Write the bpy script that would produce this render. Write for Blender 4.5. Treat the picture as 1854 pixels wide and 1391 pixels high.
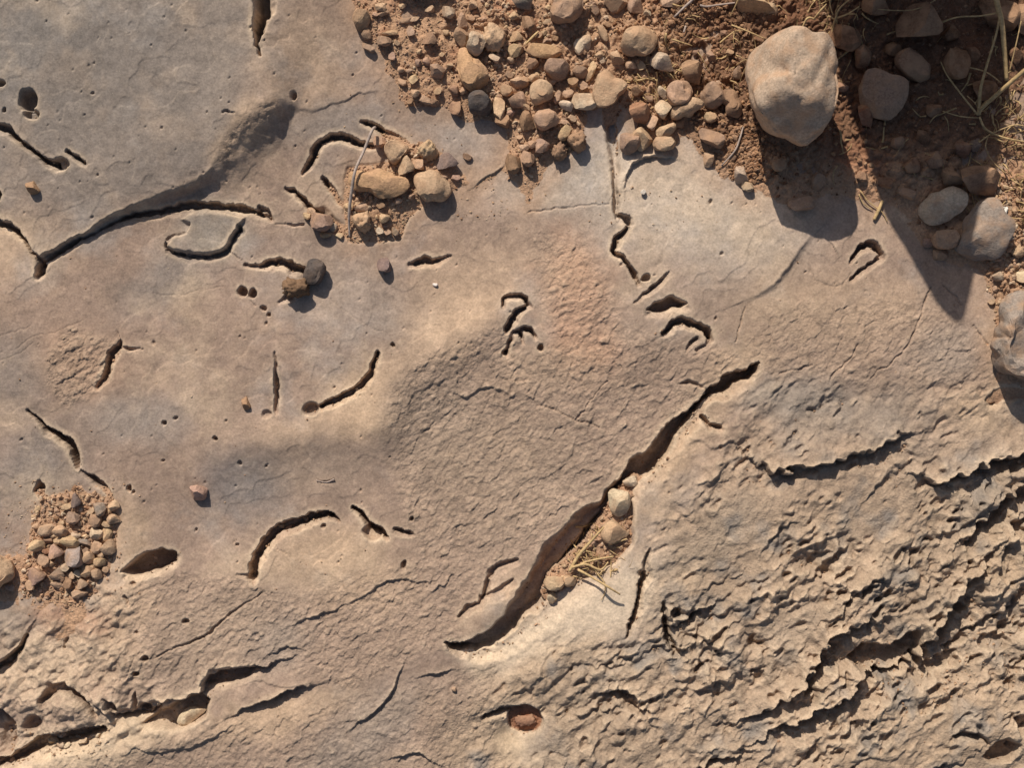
import bpy, math, random
import numpy as np
from mathutils import Vector, Matrix

# ---------------------------------------------------------------- clear
for o in list(bpy.data.objects):
    bpy.data.objects.remove(o, do_unlink=True)
scene = bpy.context.scene
COL = scene.collection
random.seed(7)
U = 0.0005                                   # one unit of the plan (u) is half a millimetre
def W(px, py, h=0.0):
    return Vector(((px - 927.0) * U, (695.5 - py) * U, h * U))

# ---------------------------------------------------------------- camera, sky, sun
cam_d = bpy.data.cameras.new("camera")
cam = bpy.data.objects.new("camera", cam_d)
COL.objects.link(cam)
CAM_H = 1.25
cam.location = (0, 0, CAM_H)
cam_d.sensor_width = 36.0
cam_d.lens = 36.0 * CAM_H / (1854 * U)
cam_d.clip_start = 0.01
cam_d.clip_end = 500.0
scene.camera = cam

SUN_ELEV = math.radians(39.0)
SHX, SHY = 0.36, -0.93                        # ground direction in which shadows fall
n_ = math.hypot(SHX, SHY); SHX /= n_; SHY /= n_
world = bpy.data.worlds.new("World")
scene.world = world
world.use_nodes = True
wn = world.node_tree.nodes
wn.clear()
wo = wn.new("ShaderNodeOutputWorld")
wb = wn.new("ShaderNodeBackground")
sky = wn.new("ShaderNodeTexSky")
sky.sky_type = 'NISHITA'
sky.sun_disc = False
sky.sun_elevation = SUN_ELEV
sky.sun_rotation = math.atan2(-SHX, -SHY)
sky.air_density = 1.0
sky.dust_density = 2.0
wb.inputs["Strength"].default_value = 0.07
world.node_tree.links.new(sky.outputs[0], wb.inputs["Color"])
world.node_tree.links.new(wb.outputs[0], wo.inputs["Surface"])

sun_d = bpy.data.lights.new("sun", 'SUN')
sun_d.energy = 4.6
sun_d.angle = math.radians(0.53)
sun_d.color = (1.0, 0.93, 0.83)
sun = bpy.data.objects.new("sun", sun_d)
COL.objects.link(sun)
sd = Vector((SHX * math.cos(SUN_ELEV), SHY * math.cos(SUN_ELEV), -math.sin(SUN_ELEV)))
sun.rotation_euler = sd.to_track_quat('-Z', 'Y').to_euler()
sun.location = (-1, 3, 3)

scene.view_settings.view_transform = 'Standard'
scene.view_settings.look = 'None'
scene.view_settings.gamma = 1.0
scene.view_settings.exposure = 0.0
scene.render.engine = 'CYCLES'

def tag(o, label=None, cat=None, group=None, kind=None):
    if label: o["label"] = label
    if cat: o["category"] = cat
    if group: o["group"] = group
    if kind: o["kind"] = kind
    return o

def lin(r, g, b):
    f = lambda c: (c / 255 / 12.92) if c / 255 <= 0.04045 else ((c / 255 + 0.055) / 1.055) ** 2.4
    return (f(r), f(g), f(b))

# ---------------------------------------------------------------- materials
def nodes(m):
    m.use_nodes = True
    t = m.node_tree
    t.nodes.clear()
    out = t.nodes.new("ShaderNodeOutputMaterial")
    bs = t.nodes.new("ShaderNodeBsdfPrincipled")
    t.links.new(bs.outputs[0], out.inputs["Surface"])
    bs.inputs["Roughness"].default_value = 0.92
    bs.inputs["Specular IOR Level"].default_value = 0.18
    return t, bs

def noise_node(t, vec, scale, detail=4.0, rough=0.6):
    n = t.nodes.new("ShaderNodeTexNoise")
    n.inputs["Scale"].default_value = scale
    n.inputs["Detail"].default_value = detail
    n.inputs["Roughness"].default_value = rough
    t.links.new(vec, n.inputs["Vector"])
    return n

def ramp(t, src, p0, c0, p1, c1):
    r = t.nodes.new("ShaderNodeValToRGB")
    r.color_ramp.elements[0].position = p0
    r.color_ramp.elements[0].color = (c0, c0, c0, 1) if not isinstance(c0, tuple) else c0
    r.color_ramp.elements[1].position = p1
    r.color_ramp.elements[1].color = (c1, c1, c1, 1) if not isinstance(c1, tuple) else c1
    t.links.new(src, r.inputs[0])
    return r

def mixc(t, mode, fac, a, b):
    m = t.nodes.new("ShaderNodeMix")
    m.data_type = 'RGBA'
    m.blend_type = mode
    if isinstance(fac, (int, float)): m.inputs[0].default_value = fac
    else: t.links.new(fac, m.inputs[0])
    for s, i in ((a, 6), (b, 7)):
        if isinstance(s, tuple): m.inputs[i].default_value = s
        else: t.links.new(s, m.inputs[i])
    return m.outputs[2]

def mat_ground(name, bump_fine, bump_dist, speck):
    m = bpy.data.materials.new(name)
    t, bs = nodes(m)
    tc = t.nodes.new("ShaderNodeTexCoord")
    v = tc.outputs["Object"]
    at = t.nodes.new("ShaderNodeAttribute"); at.attribute_name = "Col"
    ar = t.nodes.new("ShaderNodeAttribute"); ar.attribute_name = "Rough"
    c = at.outputs["Color"]
    n1 = noise_node(t, v, 60, 6, 0.65)
    c = mixc(t, 'MULTIPLY', 1.0, c, ramp(t, n1.outputs[0], 0.25, 0.80, 0.75, 1.16).outputs[0])
    n2 = noise_node(t, v, 480, 3, 0.6)
    c = mixc(t, 'MULTIPLY', speck, c, ramp(t, n2.outputs[0], 0.32, 0.62, 0.62, 1.12).outputs[0])
    n3 = noise_node(t, v, 900, 2, 0.5)
    sp = ramp(t, n3.outputs[0], 0.66, 0.0, 0.72, 1.0)
    c = mixc(t, 'MIX', mixc(t, 'MULTIPLY', 1.0, sp.outputs[0], (0.35, 0.35, 0.35, 1)), c, (0.56, 0.47, 0.36, 1))
    t.links.new(c, bs.inputs["Base Color"])
    nb = noise_node(t, v, 520, 4, 0.7)
    nb2 = noise_node(t, v, 130, 3, 0.6)
    ad = t.nodes.new("ShaderNodeMath"); ad.operation = 'ADD'
    t.links.new(nb.outputs[0], ad.inputs[0]); t.links.new(nb2.outputs[0], ad.inputs[1])
    mu = t.nodes.new("ShaderNodeMath"); mu.operation = 'MULTIPLY_ADD'
    t.links.new(ar.outputs["Fac"], mu.inputs[0])
    mu.inputs[1].default_value = 0.70; mu.inputs[2].default_value = 0.24
    m2 = t.nodes.new("ShaderNodeMath"); m2.operation = 'MULTIPLY'
    t.links.new(mu.outputs[0], m2.inputs[0]); m2.inputs[1].default_value = bump_fine
    bp = t.nodes.new("ShaderNodeBump")
    bp.inputs["Distance"].default_value = bump_dist
    t.links.new(m2.outputs[0], bp.inputs["Strength"])
    t.links.new(ad.outputs[0], bp.inputs["Height"])
    t.links.new(bp.outputs[0], bs.inputs["Normal"])
    return m

M_ROCK = mat_ground("weathered_limestone", 1.0, 0.0011, 0.45)
M_SOIL = mat_ground("dry_brown_soil", 1.0, 0.0016, 0.55)

def mat_stone(name, attr=False, dust=0.62):
    m = bpy.data.materials.new(name)
    t, bs = nodes(m)
    tc = t.nodes.new("ShaderNodeTexCoord")
    if attr:
        at = t.nodes.new("ShaderNodeAttribute"); at.attribute_name = "Col"
        c = at.outputs["Color"]
        v = tc.outputs["Object"]
    else:
        oi = t.nodes.new("ShaderNodeObjectInfo")
        c = oi.outputs["Color"]
        ge = t.nodes.new("ShaderNodeNewGeometry")
        v = ge.outputs["Position"]
    n1 = noise_node(t, v, 110, 5, 0.65)
    c = mixc(t, 'MULTIPLY', 1.0, c, ramp(t, n1.outputs[0], 0.25, 0.72, 0.75, 1.22).outputs[0])
    n2 = noise_node(t, v, 520, 3, 0.6)
    c = mixc(t, 'MULTIPLY', 0.7, c, ramp(t, n2.outputs[0], 0.35, 0.66, 0.62, 1.12).outputs[0])
    # brown dust lying in patches
    n4 = noise_node(t, v, 75, 3, 0.5)
    c = mixc(t, 'MIX', ramp(t, n4.outputs[0], 0.42, 0.0, 0.66, dust).outputs[0], c, lin(178, 142, 112) + (1,))
    t.links.new(c, bs.inputs["Base Color"])
    nb = noise_node(t, v, 330, 5, 0.7)
    bp = t.nodes.new("ShaderNodeBump")
    bp.inputs["Distance"].default_value = 0.0014
    bp.inputs["Strength"].default_value = 0.75
    t.links.new(nb.outputs[0], bp.inputs["Height"])
    t.links.new(bp.outputs[0], bs.inputs["Normal"])
    return m
M_STONE = mat_stone("loose_stone")
M_GRIT = mat_stone("grit", attr=True)
M_DARK = mat_stone("dark_stone", dust=0.15)

def mat_straw(name, col):
    m = bpy.data.materials.new(name)
    t, bs = nodes(m)
    tc = t.nodes.new("ShaderNodeTexCoord")
    n1 = noise_node(t, tc.outputs["Object"], 240, 3)
    c = mixc(t, 'MULTIPLY', 1.0, col + (1,), ramp(t, n1.outputs[0], 0.3, 0.6, 0.7, 1.15).outputs[0])
    t.links.new(c, bs.inputs["Base Color"])
    bs.inputs["Roughness"].default_value = 0.6
    return m
M_STRAW = mat_straw("dry_straw", lin(196, 166, 120))
M_TWIG = mat_straw("grey_twig", lin(176, 158, 146))

# ---------------------------------------------------------------- terrain grid
STEP = 1.95
inner_x = np.arange(-36, 1891, STEP)
inner_y = np.arange(-36, 1428, STEP)
def margin(n, r=1.16, cap=9000):
    out = list(np.arange(1, 61) * 5.0); s, d = out[-1], 5.0
    while s < cap:
        d = min(d * r, 900); s += d; out.append(s)
    return np.array(out)
mg = margin(0)
XS = np.concatenate([inner_x[0] - mg[::-1], inner_x, inner_x[-1] + mg])
YS = np.concatenate([inner_y[0] - mg[::-1], inner_y, inner_y[-1] + mg])
NX, NY = len(XS), len(YS)
X, Y = np.meshgrid(XS, YS)
X = X.astype(np.float64); Y = Y.astype(np.float64)
SPX = np.gradient(XS); SPY = np.gradient(YS)
SP = np.maximum(SPX[None, :], SPY[:, None])

_tabs = {}
def vnoise(x, y, seed):
    if seed not in _tabs:
        _tabs[seed] = np.random.RandomState(seed).uniform(-1, 1, (256, 256))
    T = _tabs[seed]
    xi = np.floor(x).astype(np.int64); yi = np.floor(y).astype(np.int64)
    fx = x - xi; fy = y - yi
    fx = fx * fx * fx * (fx * (fx * 6 - 15) + 10)
    fy = fy * fy * fy * (fy * (fy * 6 - 15) + 10)
    x0 = xi & 255; x1 = (xi + 1) & 255; y0 = yi & 255; y1 = (yi + 1) & 255
    a = T[y0, x0]; b = T[y0, x1]; c = T[y1, x0]; d = T[y1, x1]
    ab = a + (b - a) * fx
    return ab + (c + (d - c) * fx - ab) * fy
def fbm(x, y, lam, octv, seed, gain=0.5, lamy=None):
    r = np.zeros_like(x); a = 1.0; l = lam; ly = lamy or lam; tot = 0
    for k in range(octv):
        w = np.clip(l / SP / 2.0 - 0.8, 0, 1) if x.shape == SP.shape else 1.0
        # rotate every octave so that no lattice shows
        ca, sa = math.cos(0.7 * k + seed), math.sin(0.7 * k + seed)
        if lamy:
            r += a * w * vnoise(x / l + 17.3 * k, y / ly + 5.1 * k, seed + k)
        else:
            r += a * w * vnoise((x * ca - y * sa) / l + 17.3 * k, (x * sa + y * ca) / l + 5.1 * k, seed + k)
        tot += a; a *= gain; l *= 0.5; ly *= 0.5
    return r / tot
def sstep(a, b, x):
    t = np.clip((x - a) / (b - a), 0, 1)
    return t * t * (3 - 2 * t)

# warped plan coordinates, so that traced lines become irregular
WX = X + 3.4 * fbm(X, Y, 34, 3, 11) + 2.3 * fbm(X, Y, 10, 2, 12); WY = Y + 3.4 * fbm(X, Y, 34, 3, 31) + 2.3 * fbm(X, Y, 10, 2, 33)

def block(x0, x1, y0, y1):
    i0, i1 = np.searchsorted(XS, (x0, x1)); j0, j1 = np.searchsorted(YS, (y0, y1))
    return (slice(max(j0 - 1, 0), j1 + 1), slice(max(i0 - 1, 0), i1 + 1))
def polydist(bx, by, pts, closed=False):
    P = [tuple(p) + (0,) * (3 - len(p)) for p in pts]
    if closed: P = P + [P[0]]
    best = np.full(bx.shape, 1e18); at = np.zeros(bx.shape); side = np.zeros(bx.shape)
    for (x0, y0, w0), (x1, y1, w1) in zip(P[:-1], P[1:]):
        dx, dy = x1 - x0, y1 - y0
        L2 = dx * dx + dy * dy + 1e-9
        t = np.clip(((bx - x0) * dx + (by - y0) * dy) / L2, 0, 1)
        ex = bx - x0 - t * dx; ey = by - y0 - t * dy
        d2 = ex * ex + ey * ey
        m = d2 < best
        best = np.where(m, d2, best)
        at = np.where(m, w0 + (w1 - w0) * t, at)
        side = np.where(m, np.sign(dx * (by - y0) - dy * (bx - x0)), side)
    return np.sqrt(best), at, side
def inside(bx, by, pts):
    r = np.zeros(bx.shape, bool)
    n = len(pts)
    for i in range(n):
        x0, y0 = pts[i][:2]; x1, y1 = pts[(i + 1) % n][:2]
        if y0 == y1: continue
        c = ((y0 > by) != (y1 > by)) & (bx < (x1 - x0) * (by - y0) / (y1 - y0) + x0)
        r ^= c
    return r
def sdist(pts, pad, warp=True):
    """signed distance (positive inside) on the block round the polygon"""
    xs = [p[0] for p in pts]; ys = [p[1] for p in pts]
    b = block(min(xs) - pad, max(xs) + pad, min(ys) - pad, max(ys) + pad)
    bx, by = (WX[b], WY[b]) if warp else (X[b], Y[b])
    d, _, _ = polydist(bx, by, pts, True)
    return b, np.where(inside(bx, by, pts), d, -d)
def zone(pts, soft, warp=True):
    z = np.zeros(X.shape)
    b, s = sdist(pts, soft * 1.5, warp)
    z[b] = sstep(-soft, soft, s)
    return z

H = np.zeros(X.shape)
def bump(x, y, rx, ry, rot, h):
    r = 3.2 * max(rx, ry)
    b = block(x - r, x + r, y - r, y + r)
    c, s = math.cos(math.radians(rot)), math.sin(math.radians(rot))
    dx = X[b] - x; dy = Y[b] - y
    u = (dx * c + dy * s) / rx; v = (-dx * s + dy * c) / ry
    H[b] += h * np.exp(-(u * u + v * v) * 0.5)
def ridge(pts, sig, h):
    xs = [p[0] for p in pts]; ys = [p[1] for p in pts]
    b = block(min(xs) - 3 * sig, max(xs) + 3 * sig, min(ys) - 3 * sig, max(ys) + 3 * sig)
    d, _, _ = polydist(WX[b], WY[b], pts)
    H[b] += h * np.exp(-(d / sig) ** 2 * 0.5)
GD = 1.85
def groove(pts, depth, sharp=0.58, rag=0.34, lip=0.0, bevel=0.75, wob=0.0):
    """a trench along a line; the third number of a point is its half width"""
    m = max(p[2] for p in pts) * 2 + 14
    xs = [p[0] for p in pts]; ys = [p[1] for p in pts]
    b = block(min(xs) - m, max(xs) + m, min(ys) - m, max(ys) + m)
    d, w, s = polydist(WX[b] + wob * fbm(X, Y, 60, 3, 1201, 0.6)[b], WY[b] + wob * fbm(X, Y, 60, 3, 1211, 0.6)[b], pts) if wob else polydist(WX[b], WY[b], pts)
    n = vnoise(X[b] / 11.0, Y[b] / 11.0, 77) + 0.6 * vnoise(X[b] / 4.5, Y[b] / 4.5, 78) + 0.6 * vnoise(X[b] / 30.0, Y[b] / 30.0, 79)
    w = np.maximum(0.9 * (w + rag * np.minimum(w, 7.0) * n), 0.7) + 0.25 + 0.45 * sstep(1.5, 3.5, w)
    pr = 1 - sstep(sharp, 1.0, d / w)
    dep = depth * (0.62 + (GD - 0.62) * sstep(1.8, 4.6, w)) * np.minimum(1, 0.45 + w / 9.0)
    H[b] -= dep * pr
    wm = float(np.mean([p[2] for p in pts]))
    if wm > 2.2 and bevel:
        d2, w2, _ = polydist(WX[b] - 0.40 * w - 0.5, WY[b] - 1.0 * w - 0.8, pts)
        w2 = w2 * 1.3 + 1.8
        H[b] -= bevel * depth * np.minimum(1, w2 / 8.0) * (1 - sstep(0.1, 1.0, d2 / w2))
    if lip: H[b] += lip * np.exp(-((d - w) / (0.8 * w + 3)) ** 2) * (d > w * 0.8)
def scarp(pts, h, L, lo=0.5, ragged=0.0, soft=0.0):
    """a broken edge: upper side lifted, far side sunk, both dying out over L"""
    m = L * 3.5
    xs = [p[0] for p in pts]; ys = [p[1] for p in pts]
    b = block(min(xs) - m, max(xs) + m, min(ys) - m, max(ys) + m)
    wx, wy = WX[b], WY[b]
    if ragged:
        wx = wx + ragged * vnoise(X[b] / 15.0, Y[b] / 15.0, 55) + 0.28 * ragged * vnoise(X[b] / 6.0, Y[b] / 6.0, 56)
        wy = wy + ragged * vnoise(X[b] / 13.0, Y[b] / 13.0, 57) + 0.28 * ragged * vnoise(X[b] / 6.0, Y[b] / 6.0, 58)
    k = len(pts)
    P = [(p[0], p[1], p[2] if len(p) > 2 else math.sin(math.pi * (i + 0.35) / (k - 0.3))) for i, p in enumerate(pts)]
    d, a, s = polydist(wx, wy, P)
    # ends fade out
    (x0, y0), (x1, y1) = P[0][:2], P[-1][:2]
    e = np.exp(-d / L)
    up = np.where(s < 0, e * (1 - lo), -e * lo)
    if soft:
        k_ = sstep(-soft, soft, -s * d)
        up = e * ((1 - lo) * k_ - lo * (1 - k_))
    H[b] += h * a * up * sstep(0, 1.0, np.minimum(1, d / 1.2 + 0.25))
def pit(x, y, rx, ry, rot, depth, sharp=0.55):
    r = 1.6 * max(rx, ry) + 6
    b = block(x - r, x + r, y - r, y + r)
    c, s = math.cos(math.radians(rot)), math.sin(math.radians(rot))
    k = 1.0 if min(rx, ry) > 3.7 else 0.0
    dx = (WX[b] * k + X[b] * (1 - k)) - x; dy = (WY[b] * k + Y[b] * (1 - k)) - y
    u = (dx * c + dy * s) / rx; v = (-dx * s + dy * c) / ry
    q = np.sqrt(u * u + v * v)
    H[b] -= depth * (1.6 if min(rx, ry) > 3.7 else 1.0) * (1 - sstep(sharp, 1.0, q))
def sink(pts, depth, soft):
    b, s = sdist(pts, soft * 2 + 4)
    H[b] -= depth * 1.5 * sstep(-soft, soft, s)
    if soft < 5:
        q = [(p[0] + 3, p[1] + 7) for p in pts]
        b, s = sdist(q, 24)
        H[b] -= depth * 0.38 * sstep(-8, 6, s)

# ---------------------------------------------------------------- broad shape of the ledge
FAR = 30000
UPPER = [(-FAR, -FAR), (640, -FAR), (640, -20), (650, 60), (690, 130), (690, 168), (625, 187), (575, 203), (520, 206),
         (480, 232), (440, 262), (410, 296), (388, 322), (330, 350), (262, 374), (225, 390), (190, 404), (160, 428), (112, 450),
         (80, 472), (66, 466), (52, 440), (32, 414), (2, 402), (-60, 398), (-FAR, 380)]
b, s_up = sdist(UPPER, 120)
xb = X[b]
hh = ((19 + 13 * sstep(370, 430, xb)) * (1 - sstep(0, 1, (xb - 497 + 0.42 * np.maximum(0, 205 - Y[b])) / (48 + 0.92 * np.maximum(0, 205 - Y[b])))) * (0.45 + 0.55 * sstep(120, 260, xb)) + 3 * (1 - sstep(540, 630, xb)))
ww = 3 + 10 * sstep(180, 320, xb) * (1 - sstep(440, 540, xb)) + 46 * sstep(375, 440, xb) * (1 - sstep(505, 550, xb))
hh = hh * sstep(-500, -40, xb)
H[b] += hh * sstep(-ww, ww * 0.5 + 2, s_up)
bump(150, -60, 420, 240, 0, 46)
bump(310, 250, 150, 60, -25, 8)
bump(560, 60, 80, 110, 0, 10)
bump(470, 215, 30, 20, -35, 5)
# middle of the slab: swells and hollows
ridge([(905, 570), (850, 605), (790, 645), (725, 705), (693, 770)], 30, 10)
bump(800, 765, 85, 70, 30, -9)
ridge([(690, 762), (600, 778), (500, 800), (410, 822)], 30, 7)
bump(445, 880, 85, 55, 0, -8)
bump(560, 900, 120, 60, 0, -5)
bump(230, 640, 190, 110, 0, 9)
bump(420, 620, 150, 120, 0, 6)
bump(180, 830, 110, 90, 0, 10)
bump(50, 830, 80, 70, 0, -6)
bump(40, 960, 120, 120, 0, -10)
bump(610, 1000, 150, 60, 0, 6)
bump(1000, 620, 120, 90, 0, 8)
bump(1250, 560, 220, 150, 0, 12)
bump(1650, 640, 150, 120, 0, 10)
bump(1560, 820, 250, 120, -20, 12)
bump(1250, 900, 160, 100, -40, 12)
bump(1300, 1200, 320, 150, -30, 14)
bump(1650, 1330, 260, 100, -30, 10)
bump(330, 1150, 170, 70, -20, 12)
bump(640, 1180, 200, 70, -20, 10)
bump(560, 1360, 250, 70, -10, 10)
bump(930, 1350, 60, 40, 0, -14)
bump(1180, 430, 130, 90, 0, 6)
H += 7 * fbm(X, Y, 420, 2, 401) + 3.0 * fbm(X, Y, 130, 3, 411)
far = sstep(1500, 9000, np.maximum(np.abs(X - 927), np.abs(Y - 700)))
H += far * (60 * fbm(X, Y, 4000, 3, 421))
BASE = H.copy()

# ---------------------------------------------------------------- textured zones
Z_FINE = np.maximum.reduce([
    zone([(700, 725), (760, 650), (900, 600), (960, 640), (1080, 560), (1140, 600), (1330, 640), (1330, 690), (1130, 850), (1000, 980), (880, 1060),
          (820, 1160), (620, 1200), (500, 1090), (760, 1010), (720, 900)], 26),
    zone([(236, 1060), (330, 1035), (450, 1050), (560, 1090), (700, 1080), (800, 1170), (640, 1250), (500, 1215), (350, 1240), (240, 1290), (215, 1200)], 16),
    zone([(-200, 1160), (50, 1140), (150, 1095), (236, 1060), (240, 1290), (205, 1345), (-200, 1420)], 20) * 0.85,
    zone([(505, 196), (515, 212), (470, 236), (436, 268), (420, 300), (404, 300), (414, 268), (450, 226), (480, 204)], 8) * 1.1,
    zone([(130, 590), (216, 618), (192, 690), (122, 742), (86, 695), (90, 640)], 8) * 1.25,
    zone([(960, 420), (1060, 440), (1115, 540), (1120, 640), (1090, 700), (1010, 650), (985, 560)], 26) * 1.0,
    zone([(1400, 560), (1680, 540), (1790, 640), (1790, 720), (1400, 690), (1340, 640)], 36) * 0.9,
    zone([(500, 1290), (900, 1200), (900, 1500), (-100, 1500), (100, 1370), (260, 1340)], 26) * 0.9])
Z_ROUGH = np.maximum.reduce([
    zone([(1380, 690), (1780, 700), (1950, 690), (FAR, 600), (FAR, FAR), (700, FAR), (760, 1480), (800, 1330), (900, 1215), (1020, 1130), (1160, 1160), (1200, 1000), (1290, 800)], 45),
    zone([(1180, 880), (1300, 720), (1420, 720), (1300, 1000), (1180, 1000)], 40) * 0.45])
Z_ROUGH *= 0.34 + 0.66 * sstep(720, 1000, Y + 0.15 * (X - 1300))
Z_ROUGH *= 1 - 0.9 * np.exp(-(((X - 938) / 62) ** 2 + ((Y - 1330) / 52) ** 2) ** 2)
Z_ROUGH *= 1 - 0.75 * zone([(1150, 870), (1200, 880), (1180, 960), (1140, 1010), (1130, 1090), (1060, 1150), (900, 1215), (860, 1190), (960, 1110), (1060, 1040), (1140, 1000)], 18)
OUT = np.maximum.reduce([sstep(1960, 2100, X), sstep(1470, 1600, Y)])
Z_FINE = np.maximum(Z_FINE, OUT * 0.5)
SMOOTH = np.clip(1 - Z_FINE - Z_ROUGH, 0, 1)

ca, sa = 0.81, 0.59
UU = X * ca - Y * sa; VV = X * sa + Y * ca
def saw(lam, amp_l, k, seed, warp=0.9, thr=0.15):
    """overlapping shingle-like flakes: slow rise towards the sun side, sudden drop"""
    n = fbm(UU, VV, lam * k, 3, seed, 0.55, lamy=lam * 1.3)
    t = VV / lam + warp * 1.6 * n + 0.35 * fbm(X, Y, lam * 0.8, 2, seed + 9)
    f = t - np.floor(t)
    h = np.where(f < 0.88, f / 0.88, (1 - f) / 0.12)
    am = np.clip(fbm(UU, VV, lam * 2.2, 2, seed + 20, 0.5, lamy=lam * 1.4) * 1.7 + 0.5 - thr, 0, 1.2)
    w = np.clip(lam / SP / 4.0 - 0.8, 0, 1)
    return (h - 0.5) * am * amp_l * w
def facets(lam, amp, seed, stretch=1.5, tilt=0.9, b=None):
    """broken facets: jittered cells, each a small plane with a tilt and level of its own"""
    bx, by = UU[b] / (lam * stretch), VV[b] / lam
    wx_ = bx + 0.35 * vnoise(X[b] / (lam * 0.7), Y[b] / (lam * 0.7), seed + 5); wy_ = by + 0.35 * vnoise(X[b] / (lam * 0.7), Y[b] / (lam * 0.7), seed + 6)
    ix, iy = np.floor(wx_).astype(np.int64), np.floor(wy_).astype(np.int64)
    T = np.random.RandomState(seed).uniform(0, 1, (5, 128, 128))
    best = np.full(bx.shape, 1e9); val = np.zeros(bx.shape)
    for dx in (-1, 0, 1):
        for dy in (-1, 0, 1):
            kx, ky = (ix + dx) & 127, (iy + dy) & 127
            ex = wx_ - (ix + dx + T[0][ky, kx]); ey = wy_ - (iy + dy + T[1][ky, kx])
            d = ex * ex + ey * ey
            m = d < best
            best = np.where(m, d, best)
            val = np.where(m, (T[2][ky, kx] - 0.5) + tilt * ((T[3][ky, kx] - 0.5) * ex + (T[4][ky, kx] - 0.2) * ey), val)
    return amp * val * np.clip(lam / SP[b] / 4.0 - 0.8, 0, 1)
def soften(a, n=1):
    for _ in range(n):
        a = (np.roll(a, 1, 0) + np.roll(a, -1, 0) + 2 * a) * 0.25
        a = (np.roll(a, 1, 1) + np.roll(a, -1, 1) + 2 * a) * 0.25
    return a
def billow(lam, amp, seed, k=1.4):
    return amp * (np.abs(fbm(UU, VV, lam * k, 2, seed, 0.45, lamy=lam)) * 2 - 0.5)
R = saw(70, 4.5, 1.3, 541, 1.6) + 9 * fbm(UU, VV, 240, 3, 503, 0.55, lamy=110)
R += billow(120, 12, 1601) + billow(54, 7, 1611) + billow(26, 4, 1621, 1.2)
RB = block(560, 2300, 560, 1800)
R[RB] += (facets(64, 9, 1501, 1.5, 1.3, RB) + facets(29, 5.0, 1511, 1.4, 1.3, RB) + facets(14, 3.2, 1521, 1.3, 1.1, RB)) * np.clip(0.7 + 1.2 * fbm(X, Y, 110, 2, 1531)[RB], 0.15, 1.3)
pk = fbm(UU, VV, 30, 3, 1641, 0.6, lamy=15) + 0.35 * fbm(X, Y, 120, 2, 1651)
R -= 13 * sstep(0.27, 0.47, pk)
R = soften(R, 1)
R[RB] += facets(7.5, 3.2, 1523, 1.2, 1.0, RB) + facets(15, 2.4, 1527, 1.2, 1.2, RB)
R += 3.0 * fbm(X, Y, 18, 4, 661, 0.68) + 2.4 * fbm(X, Y, 8, 2, 671, 0.7)
amod = np.clip(0.85 + 1.25 * fbm(UU, VV, 260, 3, 1661, 0.55, lamy=130), 0.3, 1.6)
H += Z_ROUGH * R * amod
FB = block(60, 1900, 400, 1450)
zl = zone([(-200, 1130), (60, 1120), (190, 1050), (240, 1060), (250, 1240), (420, 1300), (300, 1345), (200, 1350), (-200, 1420)], 30)
H += zl * (billow(60, 9, 1701, 1.2) + billow(28, 5, 1711, 1.2) + billow(14, 2.6, 1721, 1.1))
pn = fbm(X, Y, 11, 3, 701, 0.6)
F = 2.4 * np.abs(pn) * 2 + saw(13, 0.8, 1.4, 741) + saw(34, 1.6, 1.8, 781, thr=0.4) + 2.0 * fbm(X, Y, 40, 4, 821, 0.6)
F[FB] += facets(9, 2.8, 1541, 1.6, 1.0, FB) + facets(18, 2.2, 1551, 1.5, 1.0, FB)
H += Z_FINE * F * 0.82
fl = fbm(X, Y, 150, 4, 871, 0.6)
H += SMOOTH * 0.9 * sstep(0.10, 0.13, fl) + SMOOTH * 0.7 * sstep(-0.16, -0.14, fl)
H += SMOOTH * (0.9 * fbm(X, Y, 30, 3, 861) + 0.42 * fbm(X, Y, 8, 2, 881))

# ---------------------------------------------------------------- cracks, borings and broken edges
# upper edge crack
groove([(-40, 396, 10), (0, 402, 9), (28, 410, 7), (48, 432, 5), (62, 458, 4), (75, 470, 6), (92, 464, 6), (112, 450, 5), (148, 434, 4), (170, 424, 2.5), (200, 408, 2.5), (235, 393, 4), (290, 382, 6), (360, 374, 7), (430, 374, 6), (470, 386, 4), (492, 398, 2)], 13, bevel=0.3)
groove([(78, 474, 5), (72, 490, 6), (68, 497, 4)], 16)
# wedge-shaped gap at the top
groove([(486, -60, 20), (484, 0, 17), (482, 40, 12), (478, 72, 6), (475, 92, 2), (482, 112, 1)], 34, 0.6)
pit(66, 188, 19, 22, 0, 20); pit(72, 213, 15, 10, 0, 13); pit(12, 160, 17, 8, 0, 12); pit(4, 193, 7, 10, 0, 10); pit(24, 206, 4, 6, 0, 6)
groove([(-20, 232, 6), (10, 234, 7), (26, 240, 6), (40, 254, 4), (66, 276, 4), (92, 298, 4), (106, 300, 5)], 13)
pit(118, 300, 18, 12, 10, 11); groove([(132, 280, 3), (146, 288, 5), (164, 299, 3)], 10)
pit(3, 356, 8, 14, 0, 14); groove([(414, 214, 1.5), (424, 215, 2.2), (436, 215, 1)], 7); pit(538, 180, 6, 10, 15, 8)
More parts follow.
